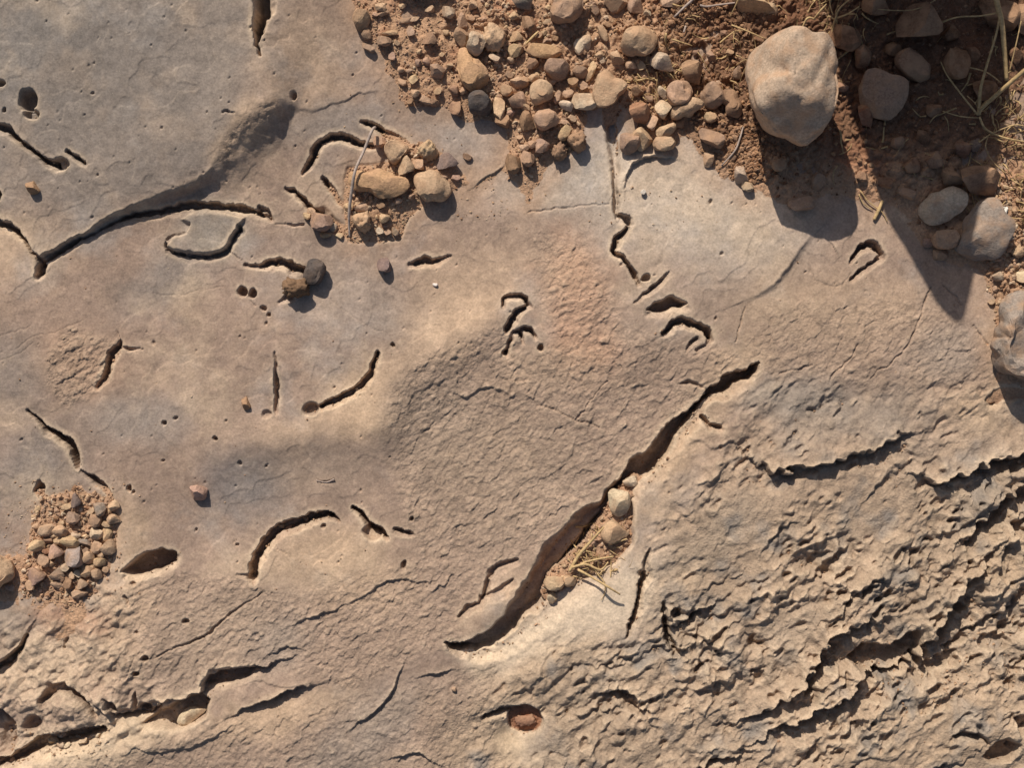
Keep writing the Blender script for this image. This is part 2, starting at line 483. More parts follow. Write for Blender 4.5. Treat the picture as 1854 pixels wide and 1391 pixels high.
# small plate let into the slab
PLATE = [(303, 448), (312, 431), (340, 421), (346, 406), (331, 396), (345, 386), (366, 381), (425, 386), (447, 396), (438, 410), (426, 424), (416, 442), (403, 454), (380, 461), (340, 459), (315, 457)]
b, s = sdist(PLATE, 20)
H[b] += 8 * sstep(-1.5, 4, s)
groove([(300, 442, 2), (304, 454, 4), (318, 461, 4), (345, 463, 4), (382, 465, 4), (408, 456, 3.5), (418, 442, 3), (428, 424, 5), (436, 412, 6)], 9)
groove([(347, 404, 1.2), (343, 420, 1.5), (318, 427, 2), (303, 436, 2)], 6)
groove([(415, 454, 1.2), (428, 464, 1.8), (442, 474, 1.5)], 7)
groove([(446, 481, 2), (470, 481, 3), (492, 474, 6), (508, 474, 7), (526, 482, 8), (552, 490, 7)], 13)
# hollows below the tongue of rock
groove([(549, 316, 2), (560, 298, 4), (571, 274, 5), (582, 258, 5), (600, 251, 5), (622, 249, 4.5), (650, 259, 5), (678, 266, 3)], 15)
groove([(655, 221, 1.5), (672, 228, 4), (690, 238, 6), (712, 247, 6), (732, 258, 4), (741, 268, 2)], 15)
groove([(584, 325, 3), (596, 337, 5), (608, 352, 5), (622, 370, 3)], 12)
groove([(520, 340, 2), (536, 346, 4), (552, 362, 5), (566, 380, 4), (590, 396, 3)], 12)
groove([(470, 376, 4), (485, 384, 4), (494, 396, 3)], 8)
groove([(500, 406, 1.5), (530, 409, 2.5), (552, 408, 2)], 6)
scarp([(575, 203), (625, 187), (650, 172), (690, 170)], 2.5, 26, 0.35)
sink([(566, 385), (590, 395), (612, 425), (640, 437), (722, 432), (742, 388), (765, 366), (735, 320), (690, 300), (630, 308), (626, 380), (634, 418), (615, 405), (585, 380)], 9, 8)
scarp([(858, 338), (878, 322), (900, 312), (916, 296)], 6, 18, 0.5)
# borings in the middle
pit(440, 527, 10, 11, 0, 13); pit(459, 530, 9, 10, 10, 13); groove([(456, 545, 2), (464, 556, 2)], 5); pit(478, 558, 6, 6, 0, 6); pit(488, 570, 4, 5, 0, 6); pit(484, 586, 3, 3, 0, 5)
groove([(505, 546, 1.5), (518, 540, 3), (528, 538, 3)], 8)
groove([(740, 478, 2), (757, 474, 4.5), (770, 470, 5.5), (782, 473, 5), (798, 468, 3), (817, 463, 1.2)], 12)
groove([(598, 545, 0.8), (640, 572, 0.8), (672, 595, 0.9), (695, 603, 0.8)], 3)
pit(712, 625, 6, 4, 0, 6)
groove([(686, 638, 3.5), (680, 654, 4), (670, 676, 5), (655, 698, 5.5), (632, 713, 5), (605, 726, 4.5), (582, 735, 4)], 13)
pit(563, 740, 19, 14, -10, 11); groove([(497, 640, 1), (499, 660, 2.2), (502, 690, 3), (501, 720, 3), (499, 745, 2.5)], 9); pit(484, 751, 11, 7, 0, 4)
groove([(910, 553, 3), (912, 541, 3), (924, 535, 3.2), (940, 534, 3.4), (951, 541, 4), (954, 551, 4.5), (944, 559, 3.5), (934, 566, 5), (925, 578, 6), (919, 590, 5), (916, 598, 3)], 13)
groove([(928, 603, 2.5), (936, 599, 4), (948, 594, 4.2), (960, 598, 4), (968, 609, 2.5)], 11)
groove([(926, 602, 2.5), (922, 618, 3), (919, 636, 4)], 7); groove([(942, 602, 4), (944, 620, 2)], 10)
pit(917, 639, 7, 6, 0, 9); pit(978, 631, 6, 6, 0, 9)
# wandering crack right of centre
groove([(1104, 190, 16), (1106, 230, 15), (1110, 270, 12), (1113, 310, 9), (1114, 340, 6), (1115, 372, 6), (1117, 394, 5)], 7, 0.15)
groove([(1122, 390, 4), (1134, 396, 4.5), (1139, 405, 4)], 10); groove([(1136, 412, 3), (1127, 424, 5), (1114, 434, 7), (1109, 448, 5), (1110, 456, 4)], 13)
groove([(1112, 458, 3), (1126, 466, 3.4), (1136, 480, 3.6), (1145, 496, 4), (1152, 512, 3)], 12)
pit(1166, 503, 11, 7, -10, 10); groove([(1146, 550, 1), (1162, 533, 2.6), (1178, 520, 3.6), (1196, 508, 3.6), (1210, 496, 1)], 9)
groove([(958, 383, 1.2), (985, 382, 1.7), (1005, 378, 1.5), (1030, 377, 1.3), (1052, 374, 1), (1100, 371, 0.9)], 6)
sink([(1168, 563), (1184, 549), (1200, 541), (1217, 537), (1228, 544), (1241, 551), (1234, 556), (1216, 556), (1204, 562), (1190, 566)], 20, 2.5)
groove([(1210, 575, 1.8), (1215, 567, 2), (1221, 573, 2)], 5)
groove([(1198, 606, 3), (1206, 598, 4.5), (1218, 587, 5), (1234, 582, 5.5), (1252, 586, 5.5), (1266, 591, 5), (1278, 597, 5), (1282, 610, 3.5)], 14)
groove([(1282, 612, 3), (1278, 625, 3), (1262, 636, 3)], 5); groove([(1240, 633, 2), (1250, 623, 3.5), (1262, 612, 3)], 7)
groove([(1537, 472, 2), (1547, 458, 4), (1559, 446, 5), (1573, 442, 6), (1586, 447, 6), (1596, 460, 4)], 13)
groove([(1595, 464, 3), (1578, 478, 3), (1560, 489, 3.4), (1540, 506, 2.2)], 10)
groove([(1466, 490, 1), (1474, 508, 1.5), (1490, 518, 2), (1512, 520, 2), (1528, 512, 2), (1540, 494, 1)], 3.0)
scarp([(1345, 546), (1400, 522), (1424, 492), (1452, 450), (1476, 424)], 9, 46, 0.4, soft=7)
scarp([(1132, 345, .2), (1134, 322, .8), (1144, 300, 1), (1164, 287, 1), (1195, 284, .8), (1222, 290, .2)], 13, 14, 0.35)
scarp([(1500, 434), (1510, 446), (1514, 458)], 5, 12)
for pl_ in ([(1682, 522), (1672, 552), (1662, 580), (1648, 612), (1630, 640), (1604, 662), (1584, 672), (1574, 684)],
            [(1552, 624), (1540, 648), (1524, 660), (1508, 674), (1500, 686)],
            [(1408, 678), (1440, 668), (1466, 660)], [(1330, 620), (1338, 590), (1345, 560)],
            [(1758, 592), (1772, 610), (1786, 626)], [(1702, 518), (1726, 536), (1738, 552)],
            [(970, 735), (1010, 745), (1050, 762), (1085, 775)], [(1044, 756), (1060, 738), (1080, 710), (1100, 690)]):
    groove([(x, y, 1.6) for x, y in pl_], 6)
# slab left
b, s = sdist([(100, 925), (150, 905), (200, 908), (214, 940), (204, 1000), (190, 1036), (160, 1056), (110, 1070), (80, 1050), (84, 980)], 60)
H[b] -= 12 * np.where(X[b] > 150, sstep(-9, 12, s), sstep(-34, 22, s))
bump(232, 975, 18, 60, 5, 5)
groove([(222, 618, 3), (214, 632, 6), (204, 644, 7), (198, 662, 6), (192, 682, 5), (178, 700, 3)], 11)
groove([(218, 630, 2), (240, 632, 2.8), (264, 633, 1)], 8); groove([(216, 600, 1), (222, 618, 2)], 6)
for pl_ in ([(-20, 640), (30, 632), (60, 612), (100, 602), (150, 580)], [(-10, 612), (30, 602), (60, 592)], [(0, 652), (40, 640), (64, 622)],
            [(270, 530), (300, 534), (330, 535), (360, 527), (405, 520)]):
    groove([(x, y, 1.0) for x, y in pl_], 3.0)
groove([(52, 742, 2), (66, 756, 3), (82, 774, 5), (104, 786, 6), (122, 796, 7), (133, 812, 7), (138, 830, 5), (139, 844, 2)], 14)
groove([(146, 852, 2), (162, 862, 4), (180, 874, 5), (192, 882, 4), (206, 902, 2)], 9)
pit(70, 886, 12, 17, 0, 14); pit(237, 885, 4, 6, 0, 8); pit(245, 890, 4, 4, 0, 4); pit(302, 765, 6, 4.5, -20, 7); pit(321, 757, 5, 3.5, -20, 7); pit(391, 795, 4, 5, 0, 7)
pit(297, 834, 4, 2.5, 0, 5); pit(355, 960, 2.5, 4, 0, 5); pit(430, 987, 4, 3, 0, 5); pit(435, 840, 5, 5, 0, 4); pit(482, 844, 3, 3, 0, 5)
sink([(222, 1036), (240, 1020), (262, 1004), (292, 997), (318, 1003), (312, 1018), (290, 1030), (262, 1036), (240, 1040)], 27, 2.5)
pit(243, 1056, 6, 5, 0, 5); groove([(228, 1078, 3), (234, 1090, 3)], 6)
# arch-shaped boring
groove([(455, 1046, 6), (459, 1020, 6), (466, 1000, 7), (480, 980, 8), (494, 966, 8), (512, 956, 7), (534, 946, 7), (560, 937, 6), (590, 931, 5), (604, 937, 3), (612, 943, 1.5)], 16)
groove([(450, 1044, 3), (430, 1040, 2)], 5)
groove([(640, 921, 3), (652, 928, 4), (662, 944, 4), (672, 956, 5), (690, 964, 5), (700, 972, 3)], 13); pit(674, 966, 20, 15, 20, 11)
groove([(712, 959, 2), (726, 961, 4), (740, 964, 3.5), (748, 966, 1)], 10); pit(745, 940, 4, 4, 0, 7); groove([(573, 870, 1), (592, 873, 2), (604, 870, 1)], 6); pit(731, 1022, 5, 9, 10, 7)
pit(584, 955, 5, 4, 0, 5); groove([(497, 980, 1), (504, 994, 1.4), (520, 1003, 1)], 4)
scarp([(845, 718), (870, 704), (893, 702), (930, 722)], 4, 20, 0.5); scarp([(805, 708), (845, 720), (868, 708)], 3, 14, 0.5)
# the long diagonal crack
CRACK = [(1366, 660, 4), (1345, 674, 12), (1318, 690, 13), (1295, 702, 10), (1276, 716, 6), (1262, 731, 6), (1246, 748, 12), (1216, 781, 17), (1184, 817, 20), (1156, 842, 25), (1132, 862, 15), (1114, 890, 22), (1092, 926, 36),
         (1062, 962, 43), (1022, 1004, 43), (986, 1048, 38), (958, 1086, 31), (926, 1122, 24), (894, 1154, 19), (860, 1172, 13), (818, 1166, 5)]
groove(CRACK, 24, 0.45, 0.30, bevel=0.55, wob=15)
b, s = sdist([(1092, 925), (1138, 878), (1146, 930), (1144, 985), (1122, 1012), (1072, 1042), (1036, 1056), (1004, 1076), (990, 1050), (1040, 985)], 30)
H[b] -= 22 * sstep(-3, 9, s)
groove([(1224, 694, 2), (1246, 692, 5), (1262, 698, 3), (1280, 708, 2)], 5, 0.1, bevel=0)
groove([(1266, 752, 3), (1280, 768, 5), (1300, 772, 4)], 9)
ridge([(905, 1160), (940, 1110), (975, 1060)], 10, 3); bump(1190, 800, 60, 20, -45, 4)
bump(860, 1130, 60, 26, -40, 7)
groove([(832, 1116, 3), (846, 1100, 6), (868, 1092, 5), (878, 1074, 5), (884, 1048, 7), (894, 1030, 8), (912, 1019, 7), (940, 1014, 3)], 6.5, 0.15)
groove([(870, 1080, 6), (895, 1072, 8), (930, 1050, 5)], 5, 0.1)
bump(900, 1095, 40, 18, -40, 6)
scarp([(830, 1172), (850, 1170), (880, 1176)], 8, 20, 0.5)
# lower left: ledges and cavities
groove([(-30, 1214, 8), (0, 1208, 7), (18, 1196, 6), (32, 1178, 5), (44, 1150, 2)], 14); scarp([(-40, 1212), (18, 1194), (44, 1150)], 10, 50, 0.3)
groove([(116, 1176, 2), (120, 1162, 3), (127, 1150, 1)], 8)
groove([(280, 1190, 1), (300, 1180, 1.8), (338, 1166, 2.2), (370, 1151, 2.4), (396, 1128, 2.4), (430, 1102, 2), (474, 1076, 1)], 8)
pit(266, 1190, 8, 6, -30, 9); pit(250, 1217, 8, 5, 0, 9); pit(249, 1144, 4, 3, 0, 6); pit(340, 1125, 9, 5, -15, 7); groove([(232, 1226, 1.2), (245, 1196, 1.5), (256, 1178, 1)], 4)
scarp([(190, 1276, 0.3), (205, 1290, .8), (240, 1292, .7), (268, 1290, .8), (292, 1268, 1), (330, 1262, 1), (365, 1250, 1), (380, 1222, 1), (410, 1212, 1), (450, 1206, .9), (480, 1204, .6), (510, 1196, .2)], 30, 24, 0.62, 4)
sink([(196, 1262), (214, 1280), (240, 1284), (262, 1276), (290, 1268), (286, 1290), (240, 1300), (204, 1294)], 12, 5)
bump(180, 1215, 60, 24, -15, 8); bump(330, 1335, 70, 14, -12, 8); bump(240, 1320, 50, 10, 5, 8)
sink([(262, 1312), (282, 1292), (320, 1272), (362, 1258), (376, 1268), (372, 1296), (330, 1316), (300, 1314)], 20, 5)
sink([(368, 1240), (384, 1212), (420, 1208), (462, 1204), (452, 1222), (420, 1234), (392, 1240)], 12, 4)
pit(262, 1280, 13, 11, 0, 12); pit(245, 1268, 5, 20, 0, 8); pit(205, 1276, 12, 10, 0, 8)
scarp([(420, 1296, .1), (462, 1274, .8), (500, 1262, 1), (540, 1244, .8), (575, 1238, .1)], 26, 26, 0.6, 2)
scarp([(300, 1352, .3), (350, 1354, .6), (380, 1338, .7), (420, 1316, .5), (440, 1306, .1)], 7, 20, 0.5, 2)
bump(140, 1288, 50, 30, -14, 26); bump(60, 1270, 40, 26, -20, 12); bump(40, 1335, 46, 24, -25, -10)
groove([(80, 1268, 6), (96, 1248, 14), (120, 1242, 12), (142, 1254, 6), (160, 1268, 5), (174, 1290, 4)], 12, 0.35)
groove([(-20, 1392, 8), (20, 1376, 9), (50, 1360, 12), (84, 1344, 15), (120, 1334, 15), (156, 1328, 12), (190, 1316, 4)], 20)
bump(190, 1370, 90, 26, -15, 12)
sink([(-60, 1290), (0, 1288), (22, 1310), (26, 1345), (8, 1372), (-60, 1400)], 22, 5); pit(58, 1312, 26, 16, -30, 15, 0.3)
# bowl with a round hole
pit(940, 1318, 62, 44, -20, 8, 0.1); pit(951, 1304, 33, 28, 0, 24, 0.8); groove([(872, 1300, 2), (892, 1290, 6), (918, 1282, 8), (940, 1286, 8)], 10)
scarp([(690, 1318, .2), (720, 1298, .8), (760, 1282, 1), (700, 1250, .2)], 1, 10)
for pl_, h in (([(632, 1320), (660, 1300), (690, 1276), (706, 1258), (722, 1226), (732, 1200)], 11), ([(768, 1222), (790, 1218), (815, 1214)], 9), ([(240, 1352), (290, 1360), (330, 1352)], 5),
               ([(420, 1246), (470, 1232), (520, 1244), (600, 1230)], 3), ([(540, 1130), (572, 1116), (615, 1100)], 8), ([(630, 1098), (660, 1078), (690, 1055), (735, 1050), (780, 1056), (800, 1040)], 6),
               ([(490, 1186), (520, 1172), (545, 1176)], 7), ([(720, 1370), (760, 1360), (790, 1380)], 10)):
    scarp(pl_, h, 16, 0.5, 2)
# lower right: broken ledges
LED = [
    ([(1366, 835, .4), (1384, 848, 1), (1412, 858, 1), (1440, 848, 1), (1480, 842, 1), (1520, 832, 1), (1570, 812, 1.1), (1606, 800, 1), (1632, 784, .5), (1660, 780, .1)], 26, 26),
    ([(1660, 800, .2), (1700, 808, .6), (1740, 806, .2)], 9, 14),
    ([(1560, 910, .2), (1580, 880, .8), (1600, 866, .9), (1622, 840, .2)], 14, 18),
    ([(1670, 862, .3), (1690, 872, 1), (1730, 862, 1), (1768, 848, 1.3), (1810, 832, 1.4), (1870, 812, 1.4)], 34, 24),
    ([(1736, 980, .2), (1762, 960, 1), (1786, 930, 1.3), (1820, 900, 1.2), (1870, 880, 1)], 34, 24),
    ([(1378, 996, .4), (1398, 974, 1), (1414, 948, 1), (1436, 944, .1)], 16, 9),
    ([(1500, 1006, .6), (1514, 998, 1.2), (1532, 998, .3)], 12, 7),
    ([(1460, 1050, .5), (1484, 1038, 1), (1502, 1010, .8)], 16, 14),
    ([(1416, 1094, .3), (1456, 1082, .7), (1468, 1056, .4)], 10, 12),
    ([(1480, 1128, .3), (1514, 1112, 1), (1534, 1076, 1.1), (1556, 1058, 1), (1592, 1050, .5)], 20, 16),
    ([(1580, 1080, .3), (1620, 1064, .8), (1660, 1050, .8), (1700, 1030, .7)], 14, 14),
    ([(1330, 1300, .2), (1370, 1290, .6), (1420, 1262, .9), (1452, 1232, 1.2), (1478, 1196, 1.3), (1500, 1156, 1.3), (1530, 1136, .9), (1560, 1128, .5)], 36, 26),
    ([(1392, 1326, .3), (1420, 1312, .9), (1466, 1290, 1), (1520, 1268, 1.1), (1556, 1222, 1.3), (1600, 1214, 1.3), (1650, 1196, 1.5), (1690, 1150, 1.3), (1716, 1100, 1.2), (1740, 1066, 1), (1764, 1036, .7)], 40, 30),
    ([(1510, 1196, .7), (1540, 1180, 1), (1572, 1162, .5)], 18, 14),
    ([(1790, 1122, .6), (1822, 1108, 1), (1838, 1074, .7), (1870, 1050, .4)], 20, 16),
    ([(1676, 1292, .4), (1700, 1280, .9), (1730, 1258, .8), (1758, 1230, .2)], 14, 16),
    ([(1560, 1326, .2), (1590, 1312, .6), (1634, 1298, .8), (1660, 1280, .2)], 10, 12),
    ([(1240, 1340, .2), (1300, 1330, .5), (1340, 1318, .6), (1400, 1306, .3)], 10, 14),
    ([(1270, 1392, .6), (1290, 1376, 1.2), (1320, 1366, .8)], 26, 16), ([(1370, 1384, .6), (1386, 1366, 1), (1400, 1350, .4)], 18, 12), ([(1446, 1376, .6), (1464, 1360, 1), (1480, 1340, .5)], 20, 14),
    ([(1680, 1398, .8), (1720, 1386, 1), (1750, 1370, .4)], 16, 14),
    ([(1300, 1260, .2), (1340, 1218, .6), (1380, 1206, .5)], 7, 12), ([(1200, 950, .3), (1240, 932, .8), (1262, 920, .3)], 8, 12), ([(1250, 880, .2), (1290, 868, .8), (1310, 842, .6), (1350, 828, .3)], 9, 12),
    ([(1330, 1110, .2), (1400, 1088, .4), (1416, 1080, .2)], 6, 10), ([(1150, 1322, .3), (1160, 1302, .8), (1180, 1290, .3)], 10, 12),
    ([(1096, 1250, .6), (1120, 1242, 1.2), (1146, 1258, 1.2), (1160, 1276, .6)], 26, 18), ([(1030, 1298, .4), (1060, 1292, 1), (1090, 1282, .9), (1118, 1282, .5)], 16, 14),
    ([(1070, 1206, .6), (1100, 1204, 1), (1124, 1202, .5)], 16, 12), ([(1004, 1370, .2), (1012, 1330, .5), (1016, 1290, .2)], 6, 10), ([(990, 1256, .4), (1010, 1226, .6), (1040, 1206, .6), (1075, 1196, .4)], 9, 14),
    ([(1210, 1130, .6), (1236, 1122, 1.2), (1262, 1106, .9)], 24, 16), ([(1176, 1180, .4), (1200, 1170, 1), (1230, 1172, .8)], 20, 14), ([(1240, 1164, .4), (1268, 1166, 1), (1284, 1146, .4)], 12, 10),
    ([(1270, 1030, .4), (1320, 1020, .7), (1350, 1000, .4)], 8, 14), ([(1240, 1076, .3), (1280, 1060, .8), (1330, 1042, .7)], 11, 14), ([(1300, 985, .4), (1320, 965, .7), (1345, 950, .3)], 8, 10)]
for p, h, L in LED:
    scarp(p, h * (0.8 if h < 24 else 1.35), L, 0.62, 8, soft=3.5)
groove([(1174, 990, 1.5), (1169, 1010, 4), (1166, 1030, 7), (1158, 1052, 6), (1157, 1074, 3.5), (1153, 1096, 6), (1144, 1122, 7), (1134, 1148, 3)], 15, 0.4, 0.7)
groove([(1200, 1090, 2), (1202, 1120, 5), (1206, 1150, 8), (1222, 1176, 6)], 14)
pit(1222, 1108, 14, 12, 0, 16); sink([(1536, 1192), (1560, 1168), (1584, 1166), (1610, 1170), (1640, 1148), (1664, 1142), (1668, 1172), (1640, 1200), (1600, 1220), (1556, 1214)], 30, 4)
sink([(1724, 1334), (1744, 1326), (1770, 1330), (1784, 1346), (1776, 1338), (1756, 1338)], 16, 4); sink([(1778, 1368), (1796, 1346), (1822, 1338), (1842, 1350), (1826, 1376), (1796, 1378)], 24, 5)
sink([(1836, 1300), (1870, 1290), (1870, 1330), (1844, 1328)], 16, 4)
sink([(1782, 724), (1796, 706), (1830, 702), (1870, 708), (1870, 716), (1810, 716), (1796, 730)], 20, 3)
sink([(1820, 880), (1900, 850), (1900, 900), (1840, 905)], 12, 6)

# pock marks of the smooth slab
rs = np.random.RandomState(5)
for _ in range(900):
    x, y = rs.uniform(0, 1854), rs.uniform(0, 1391)
    i, j = np.searchsorted(XS, x), np.searchsorted(YS, y)
    k = SMOOTH[j, i]
    if x < 470 and y < 380: k *= 2.0
    else: k *= 0.55
    if rs.uniform() > k: continue
    r = rs.uniform(1.8, 3.6) if rs.uniform() < 0.92 else rs.uniform(3.6, 5.5)
    pit(x, y, r, r * rs.uniform(0.6, 1.1), rs.uniform(-40, 40), r * rs.uniform(0.5, 1.2), 0.2)

# ---------------------------------------------------------------- soil lying on the rock
SOIL = [(628, -FAR), (632, -10), (648, 40), (662, 84), (690, 108), (702, 140), (722, 166), (738, 198), (775, 196), (800, 186), (842, 212), (866, 222),
        (906, 218), (922, 246), (916, 290), (888, 322), (850, 342), (770, 362), (742, 388), (724, 428), (690, 436), (640, 436), (632, 400), (628, 330), (640, 306), (690, 300), (715, 268), (740, 262), (790, 262), (830, 300), (862, 338), (905, 308), (930, 336), (956, 376), (980, 330), (1004, 298), (1050, 276), (1066, 240), (1076, 206), (1100, 190), (1140, 196), (1148, 250), (1176, 276),
        (1216, 274), (1236, 252), (1262, 290), (1284, 312), (1318, 334), (1350, 356), (1376, 356), (1388, 368), (1440, 392), (1490, 372), (1524, 352), (1560, 366), (1606, 372), (1640, 410), (1668, 452), (1712, 482), (1750, 484), (1782, 512), (1796, 540), (1792, 600), (1796, 650), (1800, 690), (1860, 702), (1960, 690), (FAR, 600), (FAR, -FAR)]
b, s = sdist(SOIL, 60)
sdS = np.full(X.shape, -60.0); sdS[b] = s
sdS = sdS + 8 * fbm(X, Y, 40, 3, 901)
outf = np.clip(np.maximum.reduce([-Y - 30, X - 1900, -X - 30, Y - 1430]) / 300, 0, 1)
b, s = sdist(SOIL, 900, False)
sdF = np.full(X.shape, -900.0); sdF[b] = s
sdS = np.where(outf > 0, np.clip(sdS * (1 - outf) + outf * (sdF + 420 * fbm(X, Y, 900, 3, 905)), -60, 4000), sdS)
crumb = np.abs(fbm(X, Y, 26, 4, 911, 0.62))
crumb2 = np.abs(fbm(X, Y, 9, 2, 931, 0.6))
depth_in = np.clip(sdS / 90, 0, 1)
lft = 1 - 0.55 * (1 - sstep(900, 1060, X))
HS = BASE + np.clip(sdS * 0.22, -30, 8) + depth_in * (9 * fbm(X, Y, 90, 3, 941) + 10 * (crumb - 0.2)) * 1.2 + np.clip(sdS / 30, 0, 1) * (5.0 * crumb + 4.2 * crumb2 - 2) * lft
bmp = sstep(1130, 1240, X) * (1 - sstep(1600, 1700, X)) * depth_in
HS += bmp * (5 * crumb2 + 4 * crumb)
HS = np.where(sdS > -34, HS, -1e9)
POCKETS = [([(96, 912), (150, 890), (205, 902), (217, 932), (207, 1000), (194, 1038), (168, 1060), (126, 1076), (84, 1074), (52, 1060), (58, 990), (74, 940)], -9, 9, 'soil'),
           ([(70, 900), (140, 884), (206, 898), (222, 960), (200, 1050), (150, 1090), (170, 1130), (100, 1150), (70, 1110), (20, 1100), (-30, 1090), (-30, 1010), (40, 1000), (52, 940)], -1.5, 5, 'soil'),
           ([(1068, 988), (1096, 944), (1132, 884), (1150, 870), (1146, 920), (1140, 985), (1126, 1010), (1070, 1040), (1010, 1060), (990, 1075), (1000, 1050)], -13, 4, 'soil'),
           ([(924, 1300), (938, 1290), (965, 1292), (980, 1304), (972, 1322), (935, 1326)], -19, 4, 'red')]
POCKMASK = np.zeros(X.shape)
for pts, lev, amp, kind in POCKETS:
    b, s = sdist(pts, 20)
    lv = BASE[b] + lev + np.clip(s * 0.25, -14, 3) + amp * 0.35 * (np.abs(fbm(X[b], Y[b], 14, 3, 951)) * 2)
    lv = np.where(s > -12, lv, -1e9)
    HS[b] = np.maximum(HS[b], lv)
    POCKMASK[b] = np.maximum(POCKMASK[b], sstep(-14, 6, s))
sink_ok = None
IS_SOIL = HS > H
HALL = np.maximum(H, HS)

def height_at(px, py):
    i = int(np.clip(np.searchsorted(XS, px) - 1, 0, NX - 2)); j = int(np.clip(np.searchsorted(YS, py) - 1, 0, NY - 2))
    fx = (px - XS[i]) / (XS[i + 1] - XS[i]); fy = (py - YS[j]) / (YS[j + 1] - YS[j])
    a = HALL[j, i] * (1 - fx) + HALL[j, i + 1] * fx
    c = HALL[j + 1, i] * (1 - fx) + HALL[j + 1, i + 1] * fx
    return float(a * (1 - fy) + c * fy)

# ---------------------------------------------------------------- colours of the rock and the soil
TAN = lin(163, 136, 118); GREY = lin(140, 128, 120); PALE = lin(190, 173, 157); WARM = lin(200, 167, 135)
ORNG = lin(196, 152, 118); BLUE = lin(124, 120, 120); SOILC = lin(158, 120, 92); REDS = lin(166, 108, 80); SAND = lin(184, 148, 119)
C = np.empty(X.shape + (3,)); C[:] = TAN
wxx = X + 34 * fbm(X, Y, 90, 5, 961, 0.62); wyy = Y + 34 * fbm(X, Y, 90, 5, 971, 0.62)
def paint(x, y, rx, ry, rot, col, wgt):
    r = 2.6 * max(rx, ry) + 40
    b = block(x - r, x + r, y - r, y + r)
    c, s = math.cos(math.radians(rot)), math.sin(math.radians(rot))
    dx = wxx[b] - x; dy = wyy[b] - y
    q = ((dx * c + dy * s) / rx) ** 2 + ((-dx * s + dy * c) / ry) ** 2
    w = (wgt * np.exp(-0.5 * q ** 1.5))[..., None]
    C[b] = C[b] * (1 - w) + np.array(col) * w
def paintz(z, col):
    C[:] = C * (1 - z[..., None]) + np.array(col) * z[..., None]
b, s = sdist(UPPER, 60)
w = np.zeros(X.shape); w[b] = sstep(-10, 30, s); w *= 1 - sstep(430, 540, X + 0.3 * (Y - 100))
paintz(w * 0.75, lin(146, 133, 123))  # grey of the slab, with part of its slope's shading painted in
paint(180, 110, 260, 160, 0, lin(132, 122, 114), 0.5); paint(0, 60, 160, 120, 0, lin(140, 132, 126), 0.6); paint(90, 410, 60, 40, 0, TAN, .4)
paint(240, 420, 60, 20, 0, TAN, .6); paint(460, 240, 60, 24, -40, WARM, 0.7); paint(560, 130, 70, 90, 0, WARM, 0.45); paint(620, 220, 90, 30, -10, GREY, 0.75); paint(620, 300, 50, 30, 0, GREY, 0.5)
paint(300, 510, 80, 36, -35, GREY, 0.75); paint(370, 420, 60, 36, 0, lin(150, 139, 126), 0.75); paint(40, 460, 60, 50, 0, WARM, 0.5); paint(20, 680, 90, 60, 0, GREY, 0.6)
paint(150, 660, 60, 60, 0, ORNG, 0.55); paint(620, 540, 130, 60, 20, lin(172, 156, 144), 0.5); paint(850, 520, 100, 50, -15, WARM, 0.5); paint(800, 610, 110, 40, -30, WARM, 0.6)
paint(670, 720, 60, 50, 0, WARM, 0.85); paint(590, 770, 110, 26, -10, WARM, 0.6); paint(445, 880, 66, 50, 0, BLUE, 0.75); paint(560, 850, 90, 50, 0, lin(158, 136, 118), 0.6)  # sunlit crest slopes and the shaded hollow painted into the tone
paint(60, 850, 80, 60, 0, GREY, 0.8); paint(20, 890, 70, 30, 10, lin(118, 108, 104), 0.7); paint(250, 760, 80, 40, 0, lin(160, 150, 142), 0.5); paint(780, 770, 70, 80, 0, lin(140, 122, 108), 0.75)  # slopes facing away from the sun get their shade painted in grey
paint(900, 850, 120, 100, 0, lin(170, 146, 124), 0.6); paint(580, 1010, 110, 46, 0, WARM, 0.8); paint(660, 1070, 80, 50, 0, WARM, 0.5); paint(1040, 500, 56, 46, 50, lin(204, 156, 122), 0.85); paint(1060, 600, 50, 60, 0, lin(206, 152, 118), 0.95); paint(990, 660, 60, 40, 0, WARM, 0.4)
paint(1010, 330, 90, 50, -10, PALE, 0.8); paint(1190, 380, 120, 70, 0, PALE, 0.85); paint(1330, 420, 110, 80, 0, PALE, 0.8); paint(1100, 270, 40, 70, 0, lin(170, 166, 164), 0.8); paint(830, 270, 100, 50, 0, lin(186, 166, 152), 0.6)
paint(1500, 560, 160, 60, 0, WARM, 0.45); paint(1180, 570, 110, 50, 0, lin(184, 158, 138), .5); paint(1320, 670, 60, 40, -40, WARM, 0.8); paint(1230, 800, 90, 34, -50, WARM, 0.85); paint(1180, 900, 60, 60, 0, WARM, 0.8); paint(1120, 1090, 90, 60, -40, lin(226, 200, 170), 0.9); paint(980, 1150, 100, 36, -35, lin(226, 200, 170), 0.9); paint(880, 1190, 50, 26, 0, lin(226, 200, 170), 0.9)  # pale lip of the crack, with its sunlight painted in
paint(900, 1090, 60, 30, -40, WARM, .6); paint(930, 1350, 66, 50, 0, lin(216, 186, 150), 0.9); paint(1700, 1300, 200, 110, -30, WARM, 0.5); paint(1790, 740, 60, 40, 0, WARM, 0.9); paint(1830, 990, 70, 50, -30, WARM, 0.9); paint(1440, 710, 60, 34, 0, lin(150, 142, 136), .7)
